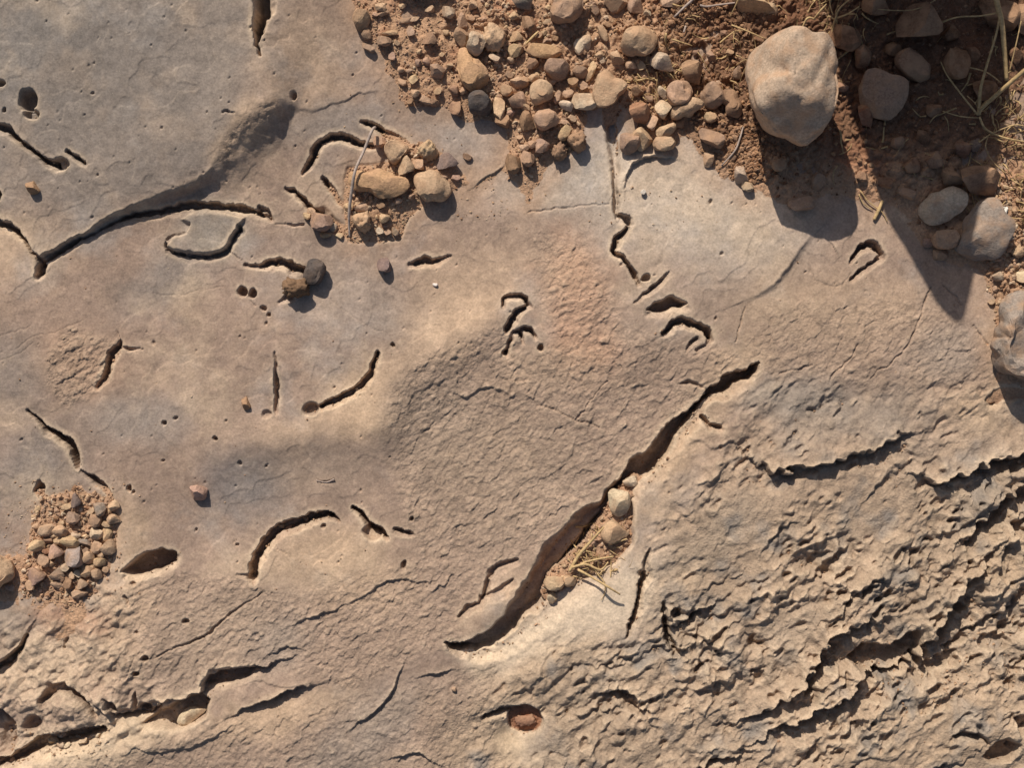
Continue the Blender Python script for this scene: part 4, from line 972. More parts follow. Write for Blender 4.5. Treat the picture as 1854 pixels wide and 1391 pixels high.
# single stones with descriptions of their own
S = [
 (655, 38, 28, 36, 5, 'tan', "tan pebble standing at the border of smooth slab and soil at the top"),
 (770, -26, 96, 40, 0, 'mauve', "mauve stone just above the top edge, shading the soil"),
 (894, 70, 42, 46, 0, 'tan', "crumbly tan lump right of the pale upright stone", 1),
 (837, 67, 28, 36, -15, 'mauve', "mauve angular stone left of the pale upright stone"),
 (895, 105, 21, 14, 35, 'pale', "pale chip right of the orange tan stone"),
 (825, 196, 20, 28, 0, 'brown', "brown pebble left of the dark grey rounded stone"),
 (946, 4, 34, 26, 0, 'grey', "grey stone cut by the top edge left of the large mauve stone"),
 (985, 95, 58, 24, 4, 'orange', "flat elongated tan stone below a brown pebble in the heap"),
 (1008, 127, 42, 36, 0, 'mauve', "mauve rounded stone below the flat elongated stone"),
 (937, 181, 30, 28, 0, 'pink', "pinkish rounded stone left of the smooth tan stone"),
 (1060, 184, 46, 32, -10, 'pale', "pale ledge like stone left of the triangular stone"),
 (1070, 130, 13, 36, 22, 'yellow', "thin upright yellowish chip above the triangular stone"),
 (903, 197, 20, 44, 8, 'tan', "tall tan stone right of the dark grey rounded stone"),
 (955, 219, 26, 36, 0, 'brown', "brown stone left of the pinkish angular stone"),
 (1116, 4, 44, 34, 0, 'mauve', "mauve stone cut by the top edge above the large oval stone"),
 (1152, 9, 28, 32, 10, 'pink', "pinkish stone cut by the top edge, next to a pale bead"),
 (1215, 3, 38, 20, 0, 'tan', "tan stone cut by the top edge near the pale straw"),
 (1200, 113, 42, 32, 15, 'pale', "pale angular stone below right of the large oval stone"),
 (1251, 130, 36, 40, 0, 'brown', "brown rounded stone above the round pinkish stone"),
 (1157, 205, 36, 36, 0, 'red', "reddish stone at the right side of the grey groove"),
 (1365, 5, 70, 40, 5, 'tan', "tan stone cut by the top edge above the large rounded stone"),
 (1163, 252, 36, 40, 0, 'yellow', "yellowish rounded stone at the soil edge, right of the groove"),
 (1140, 260, 34, 36, 0, 'mauve', "mauve stone touching the yellowish stone at the soil edge"),
 (1206, 237, 36, 20, -25, 'yellow', "upper of two small yellowish chips at the soil edge"),
 (1202, 262, 38, 24, -5, 'tan', "lower of two small chips at the soil edge"),
 (1200, 196, 26, 32, 40, 'pale', "pale slanting chip left of the wedge shaped stone"),
 (1287, 250, 44, 30, 10, 'mauve', "mauve wedge in the shade below the brown leaning stone"),
 (1283, 289, 18, 26, 0, 'tan', "tan upright pebble at the shade edge on the pale rock"),
 (1342, 316, 26, 30, 15, 'pale', "pale two pointed pebble in the round stone's shadow edge"),
 (1353, 338, 20, 18, 0, 'pale', "small pale pebble below the two pointed pebble"),
 (1286, 214, 22, 17, 0, 'yellow', "small bright pebble lit between shadows below the mauve stone"),
 (1164, 348, 9, 10, 0, 'white', "tiny white bead like pebble on the pale rock"),
 (1043, 257, 34, 36, 0, 'brown', "brown crumbly clod at the edge of the pale rock", 1),
 (1013, 275, 28, 34, 0, 'brown', "smaller brown clod beside the edge of the pale rock", 1),
 (982, 265, 25, 24, 0, 'mauve', "rounded mauve pebble below the pinkish angular stone"),
 (929, 297, 26, 34, 0, 'brown', "brown upright stone at the right rim of the flat plate"),
 (955, 288, 24, 26, 10, 'pink', "pinkish block right of the brown upright stone"),
 (1022, 243, 18, 28, 35, 'yellow', "slanting yellowish chip below the pinkish angular stone"),
 (737, 300, 28, 32, 0, 'tan', "tan pebble tucked between the long stone and the standing stone"),
 (774, 274, 36, 36, 0, 'tan', "crumbly tan lump above the blocky brown stone", 1),
 (757, 298, 21, 20, 0, 'pink', "pinkish pebble left below the crumbly tan lump"),
 (811, 292, 36, 28, 0, 'purple', "purplish grey pebble on the flat plate"),
 (847, 285, 16, 12, 0, 'brown', "small brown crumb alone on the flat plate"),
 (688, 257, 22, 20, 0, 'pink', "pinkish pebble right of the twig's top"),
 (582, 402, 38, 32, 0, 'mauve', "round mauve stone in the notch left of the twig's foot"),
 (602, 410, 19, 19, 0, 'pale', "pale pebble touching the round mauve stone in the notch"),
 (655, 402, 32, 36, 0, 'tan', "crumbly tan lump right of the twig's foot", 1),
 (697, 396, 17, 17, 0, 'tan', "tan pebble in the shade below the long tan stone"),
 (695, 480, 23, 25, 0, 'purple', "purplish pebble alone on the slab below the stone pocket"),
 (788, 516, 9, 6, 0, 'white', "tiny pale chip alone on the middle slab"),
 (62, 341, 21, 22, 0, 'brown', "brown pebble alone on the upper left slab"),
 (360, 893, 27, 27, 0, 'pink', "pinkish pebble alone beside the dark grey hollow on the slab"),
 (446, 731, 14, 23, 0, 'brown', "thin brown crumb on the slab left of the vertical crack"),
 (822, 1248, 9, 9, 0, 'tan', "tiny tan bead like pebble near the bottom"),
 (1122, 909, 36, 46, -10, 'pale', "pale rounded stone jammed in the diagonal crack"),
 (1141, 872, 25, 18, 0, 'pale', "small pale pebble above the stone jammed in the crack"),
 (1112, 962, 46, 36, -15, 'tan', "flat topped tan stone in the widest part of the crack"),
 (1004, 1056, 36, 24, 0, 'yellow', "yellowish stone low in the diagonal crack"),
 (1031, 1054, 24, 20, 0, 'yellow', "yellowish stone beside the rim low in the crack"),
 (1000, 1084, 18, 20, 0, 'pale', "small pale pebble at the lowest point of the crack's filling"),
 (345, 1297, 48, 22, -32, 'pale', "pale oblong stone lying in the dark cavity at lower left"),
 (952, 1306, 36, 22, 0, 'red', "reddish crumbly lump inside the round hole at the bottom", 1, 9),
 (1561, 104, 28, 34, 0, 'brown', "small brown stone above the flat mauve stone in the shade"),
 (1530, 70, 52, 46, 0, 'brown', "brown stone in the shade right of the dry sprig"),
 (1565, 208, 28, 40, 0, 'red', "reddish stone below left of the flat mauve stone in the shade"),
 (1524, 159, 20, 15, 20, 'pink', "pinkish chip lit between two shadows beside the large rounded stone"),
 (1585, 8, 46, 42, 0, 'brown', "brown stone cut by the top edge in the shade"),
 (1664, 42, 72, 62, 10, 'mauve', "large mauve stone near the top in the shade"),
 (1650, 122, 66, 40, 35, 'mauve', "long mauve stone above the flat mauve stone's right corner"),
 (1730, 120, 44, 50, 0, 'brown', "brown stone in the shade left of the grass blades"),
 (1805, 24, 62, 56, 0, 'brown', "brown stone behind the thick grass blade at the top"),
 (1850, 36, 34, 52, 0, 'mauve', "mauve stone cut by the right edge near the top"),
 (1780, 165, 44, 36, 0, 'brown', "brown stone under the fork of the straw stalks"),
 (1722, 320, 36, 36, 0, 'mauve', "mauve pebble above the smooth oval stone in the shadow"),
 (1770, 327, 68, 50, 0, 'mauve', "mauve stone above the large grey block in the shadow"),
 (1711, 435, 48, 32, -10, 'mauve', "low mauve stone between the oval stone and the grey block"),
 (1702, 462, 26, 18, 0, 'mauve', "small mauve pebble below the low mauve stone in the shadow"),
 (1842, 456, 26, 24, 0, 'tan', "tan lump right of the grey block at the shadow's edge", 1),
 (1806, 500, 20, 16, 0, 'pale', "pale pebble above the wrinkled grey rock, at the shadow's edge"),
 (1848, 502, 18, 22, 0, 'pale', "pale pebble cut by the right edge above the wrinkled rock"),
 (1793, 548, 12, 11, 0, 'yellow', "small yellowish pebble at the upper left of the wrinkled grey rock"),
 (1812, 390, 16, 34, 35, 'white', "narrow pale stone lit beside the large grey block"),
]
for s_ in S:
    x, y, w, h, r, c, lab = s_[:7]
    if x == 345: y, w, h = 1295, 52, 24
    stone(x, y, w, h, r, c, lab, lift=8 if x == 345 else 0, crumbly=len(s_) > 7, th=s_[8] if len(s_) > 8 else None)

# pebbles of the gravel hollow at the left
GV = [(530,570,170,120,'tan'),(690,570,130,110,'tan'),(660,680,90,80,'tan'),(800,690,170,120,'yellow'),(630,790,150,130,'pink'),(830,850,180,190,'grey'),(1090,600,130,110,'pale'),(1210,600,90,120,'tan'),(1090,750,100,110,'tan'),(1215,740,130,150,'tan'),(960,700,130,70,'grey'),
(1000,860,110,130,'tan'),(1120,920,110,90,'yellow'),(1120,830,90,60,'tan'),(640,1050,130,110,'grey'),(740,970,90,80,'pale'),(410,1060,180,160,'mauve'),(420,730,150,110,'tan'),(490,900,110,110,'mauve'),(820,420,130,110,'mauve'),(1120,320,110,130,'grey'),(1080,450,110,120,'mauve'),(860,220,100,130,'purple'),(1280,280,100,90,'tan'),(1280,430,130,90,'tan'),(1190,490,80,60,'tan'),(990,1020,110,110,'tan'),(1090,1050,90,110,'tan'),(880,1050,80,80,'pale'),(930,1150,110,90,'tan'),(760,1150,90,110,'brown'),(640,1160,110,70,'tan'),(340,1170,90,90,'pink'),(1030,350,80,60,'tan'),(740,300,100,60,'tan'),(400,1000,80,50,'tan'),(580,930,60,60,'tan'),(870,540,60,50,'tan'),(410,520,80,60,'tan'),(510,790,70,60,'red'),(690,480,60,40,'tan'),(950,950,70,40,'tan'),(540,670,80,70,'brown'),(850,620,90,60,'pale'),(1040,980,60,60,'tan'),(810,1060,60,60,'tan'),(690,1100,70,60,'brown'),(960,790,80,60,'mauve'),(1180,1000,60,60,'tan'),(600,620,70,50,'tan')]
for x, y, w, h, c in GV:
    px, py = x / 6.18, 870 + y / 6.18
    ww_, hh_ = w / 6.18 * 1.08 + 1, h / 6.18 * 1.08 + 1
    if w == 180 and h == 190: lab, grp = "wedge shaped grey pebble, largest in the gravel hollow at the left", None
    elif w == 180: lab, grp = "mauve brown pebble at the lower left corner of the gravel hollow", None
    elif c == 'purple': lab, grp = "purplish pebble with a lit edge, topmost in the gravel hollow", None
    elif c == 'red': lab, grp = "small reddish pebble in the gravel hollow at the left", None
    else: lab, grp = where(px, py, "small" if max(ww_, hh_) < 20 else "larger", c, "pebble"), "pebbles in the gravel hollow"
    stone(px, py, ww_, hh_, rst.uniform(-20, 20), c, lab, grp, name="pebble", sinkf=0.2)
stone(145, 1075, 28, 13, -5, 'mauve', "flat mauve pebble below the gravel hollow", name="pebble")
stone(18, 1065, 18, 11, 0, 'grey', "small grey pebble in the shade of the tan stone at the left edge", name="pebble")
stone(508, 953, 12, 10, 0, 'pale', "tiny pale pebble in the left bend of the arch shaped groove", name="pebble")
stone(520, 958, 16, 9, -30, 'tan', "small tan pebble against the rim of the arch shaped groove", name="pebble")
stone(553, 941, 9, 9, 0, 'tan', "tiny tan pebble in the top of the arch shaped groove", name="pebble")
# pebbles in the lower left furrow
FURROW = ["largest", "small flat topmost", "lower middle", "lowest middle slanting", "upright middle", "upper right", "long right hand", "small left hand", "lone tiny leftmost", "lone rightmost"]
for x, y, w, h in ((95, 1343, 19, 13), (112, 1333, 12, 7), (110, 1350, 14, 10), (121, 1351, 15, 8), (127, 1340, 10, 12), (139, 1337, 13, 8), (150, 1343, 17, 9), (84, 1353, 9, 8), (19, 1379, 9, 8), (178, 1332, 10, 7)):
    k_ = FURROW.pop(0)
    stone(x, y, w, h, rst.uniform(-40, 0), 'pale', "%s pale pebble in the dark furrow at the lower left" % k_, "pebbles in the lower left furrow", name="pebble", lift=3)
# smaller pebbles strewn over the soil
P1 = [(696,76,25,19,'mauve'),(706,61,27,9,'tan'),(711,103,13,14,'mauve'),(744,58,14,17,'mauve'),(781,72,25,22,'brown'),(812,23,21,23,'pale'),(838,37,17,28,'pink'),(792,131,25,23,'mauve'),(757,115,11,13,'pink'),(773,113,13,15,'pink'),(727,128,13,11,'tan'),(742,130,13,9,'tan'),(749,145,15,19,'tan'),(728,150,17,11,'pink'),(753,170,15,15,'tan'),(772,182,28,14,'pink'),(743,186,12,12,'brown'),(793,166,15,13,'tan'),(785,187,20,13,'brown'),(823,165,17,19,'brown'),(840,165,15,13,'pink'),(690,15,19,15,'tan'),(680,28,11,9,'pink'),(694,25,19,11,'mauve'),(778,19,17,11,'tan'),(736,40,27,11,'tan'),(751,36,17,9,'tan'),(857,10,15,15,'tan'),(853,34,13,13,'pink'),(730,12,14,10,'tan'),(664,62,16,22,'mauve'),(668,88,22,14,'mauve'),(760,95,11,9,'tan'),(800,100,10,9,'tan'),(815,120,12,10,'tan'),(807,60,12,10,'tan'),(720,80,12,9,'tan')]
for x, y, w, h, c in P1:
    stone(x, y, w, h, rst.uniform(-25, 25), c, where(x, y, "tiny" if max(w, h) < 14 else "small", c, "pebble"), "pebbles on the soil, left part", name="pebble")
P2 = [(957,42,21,27,'brown'),(935,67,24,19,'tan'),(934,92,27,23,'tan'),(965,115,19,23,'brown'),(970,142,25,15,'tan'),(942,151,31,19,'pink'),(921,136,15,16,'mauve'),(917,166,21,19,'tan'),(1010,176,13,25,'tan'),(1029,171,21,13,'tan'),(1025,192,25,17,'pale'),(1036,150,19,19,'brown'),(1050,132,26,21,'mauve'),(1055,155,15,15,'pink'),(1117,105,23,25,'tan'),(1143,118,20,15,'tan'),(1160,119,13,17,'yellow'),(1154,165,23,19,'brown'),(1092,62,14,29,'tan'),(1172,25,13,11,'pale'),(908,217,26,28,'brown'),(965,262,17,15,'pink'),(951,268,19,13,'tan'),(990,40,14,10,'tan'),(975,66,15,12,'brown'),(1078,20,16,16,'mauve'),(1085,100,14,12,'tan'),(930,30,16,14,'tan'),(912,58,14,12,'brown'),(925,110,13,11,'tan'),(985,60,12,10,'tan'),(1005,70,13,10,'orange'),(952,195,15,12,'tan'),(925,205,14,12,'pink'),(1035,215,16,13,'tan'),(1020,222,14,12,'pink'),(940,250,12,10,'tan'),(1000,150,12,10,'tan'),(1090,110,13,12,'pale'),(1098,45,14,12,'brown')]
for x, y, w, h, c in P2:
    stone(x, y, w, h, rst.uniform(-25, 25), c, where(x, y, "tiny" if max(w, h) < 14 else "small", c, "pebble"), "pebbles in the heap", name="pebble")
P3 = [(1288,101,17,21,'mauve'),(1200,168,17,25,'pale'),(1180,222,17,27,'tan'),(1335,130,16,26,'mauve'),(1175,180,14,12,'brown'),(1180,60,12,10,'tan'),(1230,225,14,14,'brown'),(1395,20,24,22,'tan'),(1300,150,12,10,'tan'),(1330,250,14,12,'brown'),(1325,285,15,12,'brown'),(1260,95,12,11,'brown'),(1222,80,11,10,'brown'),(1320,95,14,11,'tan'),(1310,60,13,11,'brown')]
for x, y, w, h, c in P3:
    stone(x, y, w, h, rst.uniform(-25, 25), c, where(x, y, "tiny" if max(w, h) < 14 else "small", c, "pebble"), "pebbles on the crumbly soil", name="pebble")
P4 = [(590,426,19,11,'tan'),(615,428,13,11,'pale'),(563,383,15,15,'tan'),(556,392,14,11,'tan'),(632,375,17,15,'tan'),(655,375,25,17,'tan'),(688,418,13,12,'pale'),(702,420,12,10,'tan'),(716,420,14,14,'tan'),(722,364,13,13,'tan'),(745,356,12,12,'pink'),(825,322,16,12,'pink'),(690,372,14,11,'brown'),(640,352,11,14,'tan')]
for x, y, w, h, c in P4:
    stone(x, y, w, h, rst.uniform(-25, 25), c, where(x, y, "tiny" if max(w, h) < 14 else "small", c, "pebble"), "pebbles round the twig", name="pebble")
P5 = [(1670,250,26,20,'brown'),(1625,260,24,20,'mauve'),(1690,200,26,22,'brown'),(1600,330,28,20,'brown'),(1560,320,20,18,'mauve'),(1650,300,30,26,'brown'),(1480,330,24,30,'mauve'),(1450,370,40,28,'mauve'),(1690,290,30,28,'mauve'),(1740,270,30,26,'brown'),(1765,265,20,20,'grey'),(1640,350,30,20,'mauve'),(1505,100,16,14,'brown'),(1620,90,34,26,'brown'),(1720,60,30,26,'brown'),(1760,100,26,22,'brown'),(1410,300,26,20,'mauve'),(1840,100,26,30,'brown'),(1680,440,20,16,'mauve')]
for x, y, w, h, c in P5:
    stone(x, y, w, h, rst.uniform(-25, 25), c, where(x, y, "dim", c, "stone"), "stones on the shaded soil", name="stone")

# unseen rock added beyond the upper right corner, shaped to cast the shadow there
def boulder():
    v, f = ICO[5]
    v = facet(v.copy(), np.random.RandomState(61), 14, 0.66, 0.92, 0.05)
    g = 1 + 0.12 * n3(v, 0.6, 61, 5)
    hk = (v[:, 2] + 1) / 2 * 745
    kx = [0, 100, 301, 470, 560, 690, 745]
    px_ = np.interp(hk, kx, [1640, 1640, 1574, 1520, 1490, 1458, 1452]); py_ = np.interp(hk, kx, [-330, -330, -300, -275, -255, -205, -190])
    rx_ = np.interp(hk, kx, [215, 225, 182, 132, 102, 40, 10]); ry_ = np.interp(hk, kx, [250, 255, 205, 165, 135, 62, 20])
    hz = np.hypot(v[:, 0], v[:, 1]) + 1e-6
    x = px_ + rx_ * v[:, 0] / hz * np.minimum(1, hz * 3) * g; y = py_ - ry_ * v[:, 1] / hz * np.minimum(1, hz * 3) * g
    base = height_at(1620, -230) - 70
    P = np.stack([(x - 1620) * U, (-230 - y) * U, hk * U], -1)
    o = bpy.data.objects.new("boulder", mesh_from("boulder", P, f, M_STONE))
    COL.objects.link(o); o.location = W(1606, -230, base)
    o.color = PAL['mauve'] + (1,)
    tag(o, "unseen tall leaning brown rock beyond the upper right corner, added to shade that corner", "boulder")
boulder()

# ---------------------------------------------------------------- grit and crumbs
def grit(name, n, regions, smin, smax, colors, label, seed, only_soil=True, power=2.2, mask=None):
    rnd = np.random.RandomState(seed)
    v0, f0 = ICO[1]
    f0 = np.array(f0)
    vs, fs, cs = [], [], []
    cnt = 0; tries = 0
    while cnt < n and tries < n * 30:
        tries += 1
        x0, x1, y0, y1, dens = regions[rnd.randint(len(regions))]
        x, y = rnd.uniform(x0, x1), rnd.uniform(y0, y1)
        if rnd.uniform() > dens: continue
        i, j = int(np.searchsorted(XS, x)), int(np.searchsorted(YS, y))
        if only_soil and not IS_SOIL[j, i]: continue
        if mask is not None and not mask[j, i]: continue
        s = smin + (smax - smin) * rnd.uniform() ** power
        if x < 860 and y < 240 and s > 6: s *= 0.62
        if only_soil and sdS[j, i] < 16 and s > 6 and POCKMASK[j, i] < 0.1: s *= 0.6
        a = rnd.uniform(0, 6.28)
        v = v0 * (1 + rnd.uniform(-0.32, 0.32, (len(v0), 1)))
        v = v * np.array([s * rnd.uniform(0.7, 1.2), s * rnd.uniform(0.5, 0.9), s * rnd.uniform(0.5, 0.9)]) * 0.5
        c_, s_ = math.cos(a), math.sin(a)
        v = np.stack([v[:, 0] * c_ - v[:, 1] * s_, v[:, 0] * s_ + v[:, 1] * c_, v[:, 2]], -1) * U
        v = v + np.array(W(x, y, HALL[j, i] + s * 0.12)[:])
        vs.append(v); fs.append(f0 + cnt * len(v0))
        c = np.array(colors[rnd.randint(len(colors))]) * rnd.uniform(0.75, 1.15)
        cs.append(np.tile(np.append(c, 1.0), (len(v0), 1)))
        cnt += 1
    V = np.concatenate(vs); Fq = np.concatenate(fs); Cq = np.concatenate(cs)
    me = bpy.data.meshes.new(name)
    nf = len(Fq)
    me.vertices.add(len(V)); me.loops.add(nf * 3); me.polygons.add(nf)
    me.vertices.foreach_set("co", V.astype(np.float32).reshape(-1))
    me.loops.foreach_set("vertex_index", Fq.astype(np.int32).reshape(-1))
    me.polygons.foreach_set("loop_start", np.arange(0, nf * 3, 3, dtype=np.int32))
    me.polygons.foreach_set("use_smooth", np.zeros(nf, dtype=bool))
    a = me.attributes.new("Col", 'FLOAT_COLOR', 'POINT')
    a.data.foreach_set("color", Cq.astype(np.float32).reshape(-1))
    me.update(calc_edges=True)
    me.materials.append(M_GRIT)
    o = bpy.data.objects.new(name, me)
    COL.objects.link(o)
    return tag(o, label, "gravel" if "gravel" in name else "crumbs", kind="stuff")
SG = [PAL['tan'], PAL['tan'], SAND, PAL['pale'], PAL['pink'], SAND, SAND, PAL['mauve'], SOILC, PAL['yellow']]
DG = [SOILC, lin(130, 92, 66), lin(120, 88, 64), lin(150, 112, 84), PAL['brown'], lin(170, 132, 98)]
grit("gravel", 6400, [(630, 1110, -30, 380, 0.9), (640, 920, -30, 230, 1.0), (880, 1100, -30, 320, 1.0), (560, 760, 240, 440, 1), (40, 225, 880, 1100, 0.9), (980, 1150, 860, 1080, 0.9), (1780, 1880, 320, 620, .9)], 3.0, 13, SG, "fine tan gravel and grit strewn between the pebbles", 71)
grit("soil_crumbs", 4200, [(1110, 1420, -30, 340, 1.0), (1110, 1360, -10, 240, 1.0), (1380, 1880, -30, 420, 0.8), (1320, 1380, 220, 330, 1)], 3.0, 11, DG, "crumbs of brown soil round the large rounded stone", 72, power=1.8)
grit("rock_grit", 900, [(30, 230, 870, 1110, 1), (20, 230, 870, 1130, 1), (20, 220, 880, 1120, 1), (620, 960, 150, 440, 1), (0, 1854, 380, 700, 0.5), (0, 700, 600, 1100, 0.5), (640, 1300, 340, 420, 1.0), (0, 120, 900, 1100, 1), (80, 200, 1320, 1370, 1)], 1.8, 6.0, [PAL['tan'], PAL['pale'], PAL['brown']], "scattered grains of grit on the bare rock", 73, only_soil=False, power=3.0)
GROOVED = (BASE - H > 7) & ~IS_SOIL
grit("groove_grit", 1500, [(0, 1854, 200, 1391, 1)], 2.5, 7, [PAL['tan'], PAL['pale'], PAL['brown'], SAND], "grit lodged in the cracks and borings of the rock", 74, only_soil=False, mask=GROOVED)

# ---------------------------------------------------------------- dry grass and twigs
def tube(name, pts, mat, parent=None, nseg=7, sub=5):
    """pts: (x, y, height over the ground, radius) in plan units"""
    P = []
    for k in range(len(pts) - 1):
        p0 = pts[max(k - 1, 0)]; p1 = pts[k]; p2 = pts[k + 1]; p3 = pts[min(k + 2, len(pts) - 1)]
        for q in range(sub):
            t = q / sub
            P.append(tuple(0.5 * ((2 * b_) + (c_ - a_) * t + (2 * a_ - 5 * b_ + 4 * c_ - d_) * t * t + (3 * b_ - a_ - 3 * c_ + d_) * t ** 3) for a_, b_, c_, d_ in zip(p0, p1, p2, p3)))
    P.append(tuple(pts[-1]))
    verts, faces = [], []
    for k, (x, y, h, r) in enumerate(P):
        c = W(x, y, height_at(x, y) * 0 + h)
        a = P[max(k - 1, 0)]; e = P[min(k + 1, len(P) - 1)]
        d = W(e[0], e[1], e[2]) - W(a[0], a[1], a[2])
        d.normalize()
        s1 = d.cross(Vector((0, 0, 1)))
        if s1.length < 1e-4: s1 = Vector((1, 0, 0))
        s1.normalize(); s2 = s1.cross(d)
        for q in range(nseg):
            an = 2 * math.pi * q / nseg
            verts.append(c + (s1 * math.cos(an) + s2 * math.sin(an)) * max(r, 0.35) * U)
    for k in range(len(P) - 1):
        for q in range(nseg):
            a = k * nseg + q; b_ = k * nseg + (q + 1) % nseg
            faces.append((a, b_, b_ + nseg, a + nseg))
    faces.append(tuple(range(nseg))[::-1]); faces.append(tuple((len(P) - 1) * nseg + q for q in range(nseg)))
    me = mesh_from(name, verts, faces, mat)
    o = bpy.data.objects.new(name, me)
    COL.objects.link(o)
    if parent:
        o.parent = parent
        o.matrix_parent_inverse = Matrix.Translation(-Vector(parent.location))
    return o
def on(pts):                                   # heights given over the local ground
    return [(x, y, height_at(x, y) + h, r) for x, y, h, r in pts]
def empty(name, x, y, label, cat):
    e = bpy.data.objects.new(name, None)
    COL.objects.link(e)
    e.location = W(x, y, height_at(x, y))
    e.empty_display_size = 0.01
    return tag(e, label, cat)

tag(tube("twig", on([(682, 236, 34, 2.6), (678, 246, 36, 2.8), (664, 280, 34, 2.6), (650, 316, 46, 2.7), (642, 350, 34, 3), (636, 384, 20, 2.8), (634, 412, 8, 2.2), (634, 430, 4, 1.5)]), M_TWIG), "thin grey twig lying across the pocket of stones", "twig")
ts = empty("grass_tussock", 1772, 206, "dry grass tussock with straw stalks near the right edge", "grass")
for p in ([(1764, -40, 80, 5), (1776, 20, 74, 5), (1786, 60, 64, 4.6), (1798, 110, 50, 4.2), (1808, 154, 36, 3.5)],
          [(1880, 98, 110, 4.2), (1854, 120, 100, 4.2), (1810, 160, 62, 4), (1772, 198, 20, 3.6), (1768, 208, 8, 3)],
          [(1784, 40, 66, 2), (1778, 80, 60, 2), (1768, 130, 44, 2.2), (1763, 170, 30, 3), (1768, 210, 8, 4)],
          [(1786, 42, 66, 1.8), (1752, 46, 60, 1.5), (1712, 48, 50, 1.4), (1686, 54, 40, 1.8), (1664, 66, 34, 1.0)],
          [(1694, 118, 20, 1), (1706, 144, 22, 1.4), (1730, 178, 22, 1.5), (1762, 212, 14, 1.8)],
          [(1768, 214, 10, 2.2), (1780, 236, 12, 2), (1806, 252, 22, 1.8), (1840, 260, 26, 1.6), (1880, 266, 26, 1.4)],
          [(1820, 58, 70, 1), (1814, 100, 62, 1.2), (1810, 140, 44, 1.2)],
          [(1788, 246, 14, 1), (1806, 238, 26, 1.2), (1830, 232, 34, 1.2), (1862, 240, 30, 1)],
          [(1736, 130, 30, 1), (1770, 140, 34, 1.2), (1800, 158, 30, 1)],
          [(1700, 205, 16, .9), (1730, 215, 16, 1), (1766, 216, 8, 1)], [(1745, 280, 8, 1), (1765, 262, 14, 1.4), (1790, 244, 12, 1.2)], [(1784, 250, 8, 1), (1780, 270, 14, 1), (1794, 296, 12, 1), (1820, 318, 10, 1)],
          [(1560, 24, 20, .8), (1640, 30, 34, .9), (1690, 6, 46, .8)]):
    tube("stalk", on(p), M_STRAW, ts)
rr = np.random.RandomState(8)
for k in range(26):
    x, y = rr.uniform(1818, 1872), rr.uniform(172, 410)
    a = rr.uniform(0, 6.28); L = rr.uniform(14, 34); cur = rr.uniform(-1.4, 1.4)
    pts = []
    for q in range(5):
        pts.append((x, y, 6 + 16 * math.sin(q * 0.8) + rr.uniform(0, 6), rr.uniform(0.8, 1.5)))
        x += math.cos(a) * L / 4; y += math.sin(a) * L / 4; a += cur * 0.5
    tube("curl", on(pts), M_STRAW, ts, nseg=5, sub=3)
sp = empty("dry_sprig", 1502, 60, "small dry branching sprig above the large rounded stone", "sprig")
for p in ([(1499, 104, 6, 1.2), (1500, 80, 14, 1.6), (1502, 60, 20, 2), (1504, 44, 26, 2.2), (1512, 24, 36, 1.6), (1546, 0, 50, 1.2)], [(1504, 42, 26, 1.8), (1522, 38, 32, 1.5), (1542, 26, 36, 1)], [(1522, 38, 32, 1.2), (1536, 40, 32, 1), (1543, 46, 28, .8)],
          [(1503, 44, 26, 1.4), (1492, 38, 24, 1.6), (1493, 50, 20, 1.3), (1488, 60, 12, 1)], [(1506, 44, 26, 2), (1508, 54, 22, 1.6), (1501, 66, 16, 1.6)], [(1442, 78, 6, 1.4), (1448, 56, 16, 1.6), (1456, 40, 22, 2.2), (1470, 42, 20, 1.6)], [(1468, 40, 22, 1.2), (1478, 28, 28, 2), (1487, 18, 30, .8)], [(1500, 36, 26, 1.2), (1494, 14, 30, 1.2), (1500, -8, 34, 1)]):
    tube("stem", on(p), M_STRAW, sp)
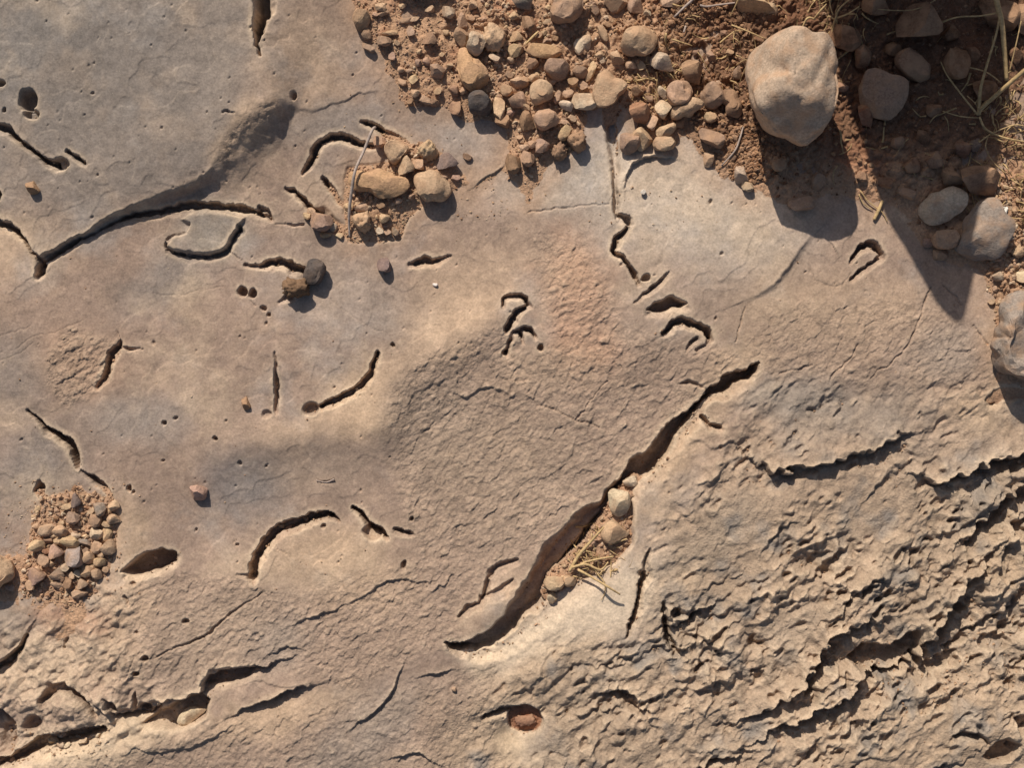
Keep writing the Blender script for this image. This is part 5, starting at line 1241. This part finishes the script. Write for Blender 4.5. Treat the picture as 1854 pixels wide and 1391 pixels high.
LOOSE = [([(1262, -2, 22, 2.4), (1240, 16, 16, 2.4), (1218, 36, 8, 1.8)], M_TWIG, "pale straw slanting down from the top edge above the brown stone"),
         ([(1264, 16, 14, 2.2), (1276, 18, 16, 2), (1300, 14, 16, 1.6), (1326, 13, 14, 1.4)], M_TWIG, "short pale bent twig lying near the top edge"),
         ([(1333, -10, 30, 1.2), (1328, 14, 26, 1.2), (1318, 36, 14, 1)], M_STRAW, "thin reddish stalk at the top left of the large rounded stone"),
         ([(1321, 51, 14, 1.4), (1346, 64, 16, 1.4), (1378, 78, 14, 1)], M_STRAW, "thin straight straw pointing at the large rounded stone"),
         ([(1240, 50, 8, 1.8), (1236, 62, 8, 1.8)], M_TWIG, "tiny grey splinter on the crumbly soil"),
         ([(1597, 364, 6, 2.6), (1590, 380, 6, 3.4), (1582, 398, 4, 3.2)], M_STRAW, "short straw stub at the edge of the broad shadow"),
         ([(1556, 346, 3, 1.2), (1572, 366, 5, 1.2), (1596, 384, 4, 1), (1606, 402, 2, .8)], M_STRAW, "thin curved stem lying under the straw stub"),
         ([(1554, 352, 3, 1), (1562, 368, 5, 1.2), (1580, 380, 3, .8)], M_STRAW, "thinner stem left of the straw stub"),
         ([(1343, 232, 6, 1.6), (1336, 256, 8, 1.8), (1326, 278, 6, 1.6), (1304, 302, 3, 1.2)], M_TWIG, "brown root running down the soil below the large rounded stone"),
         ([(974, 62, 10, 2), (964, 72, 12, 2.4), (952, 84, 8, 2)], M_STRAW, "short straw flake in the pebble heap"),
         ([(1092, 952, 20, 1.8), (1070, 978, 16, 2.6), (1048, 1004, 14, 3.4), (1030, 1034, 12, 3)], M_STRAW, "flattened straw running along the wide part of the crack"),
         ([(1036, 1026, 14, 2.6), (1060, 1020, 16, 2.4), (1086, 1030, 14, 2), (1100, 1016, 12, 1.4)], M_STRAW, "curved straw crossing the crack's filling"),
         ([(1050, 1020, 10, 2), (1076, 1012, 12, 2), (1110, 1006, 8, 1.6)], M_STRAW, "straight straw lying above the curved straw in the crack"),
         ([(1046, 1030, 16, 2.6), (1070, 1042, 26, 2.2), (1096, 1056, 26, 2.2), (1120, 1072, 18, 1.4)], M_STRAW, "thin stalk sticking out over the crack's bright rim"),
         ([(1100, 985, 8, 1.6), (1116, 980, 10, 1.6), (1134, 974, 8, 1.4)], M_STRAW, "short straw under the flat topped stone in the crack"),
         ([(572, 870, 3, 1), (590, 874, 3, 1.2), (605, 868, 4, 1.8)], M_TWIG, "tiny pale splinter on the slab above the arch shaped groove")]
for p, m, lab in LOOSE:
    tag(tube("twig" if m is M_TWIG else "straw", on(p), m), lab, "twig" if m is M_TWIG else "straw")
def litter(name, n, regions, label, seed):
    rnd = np.random.RandomState(seed)
    vs, fs = [], []
    for _ in range(n):
        x0, x1, y0, y1 = regions[rnd.randint(len(regions))]
        x, y = rnd.uniform(x0, x1), rnd.uniform(y0, y1)
        a = rnd.uniform(0, 6.28); L = rnd.uniform(10, 44); cur = rnd.uniform(-0.7, 0.7); r = rnd.uniform(0.45, 1.3); zz = rnd.uniform(2, 9)
        wd = rnd.uniform(0.8, 2.2)
        base = len(vs)
        for q in range(5):
            c = W(x, y, height_at(x, y) + zz + 5 * math.sin(q * 0.8 + a))
            d = Vector((-math.sin(a), -math.cos(a), 0))
            rr_ = r * (1 - 0.15 * q)
            vs.extend([c + d * rr_ * wd * U, c + Vector((0, 0, rr_ * U)), c - d * rr_ * wd * U, c - Vector((0, 0, rr_ * U))])
            x += math.cos(a) * L / 4; y += math.sin(a) * L / 4; a += cur * 0.5
        for q in range(4):
            for k in range(4):
                k2 = (k + 1) % 4
                fs.append((base + q * 4 + k, base + q * 4 + k2, base + q * 4 + 4 + k2, base + q * 4 + 4 + k))
    o = bpy.data.objects.new(name, mesh_from(name, vs, fs, M_STRAW))
    COL.objects.link(o)
    return tag(o, label, "litter", kind="stuff")
litter("straw_litter", 300, [(1480, 1860, -20, 330), (1700, 1870, 150, 420), (1780, 1870, 160, 420), (1200, 1400, -20, 200), (1440, 1560, -20, 120), (1150, 1230, 120, 200)], "bits of dry straw and rootlets strewn on the soil", 81)
litter("crack_litter", 46, [(1040, 1140, 955, 1030), (1030, 1110, 990, 1045)], "bits of straw packed in the wide part of the crack", 82)
grit("coarse_gravel", 1300, [(640, 2300, -420, -10, 1), (1870, 2350, -300, 560, 1)], 4, 34, SG + DG, "coarse gravel on the soil beyond the top and right edges", 75, power=3.0)
print("stones", len([o for o in bpy.data.objects if o.get("category") in ("stone", "pebble", "clod")]))
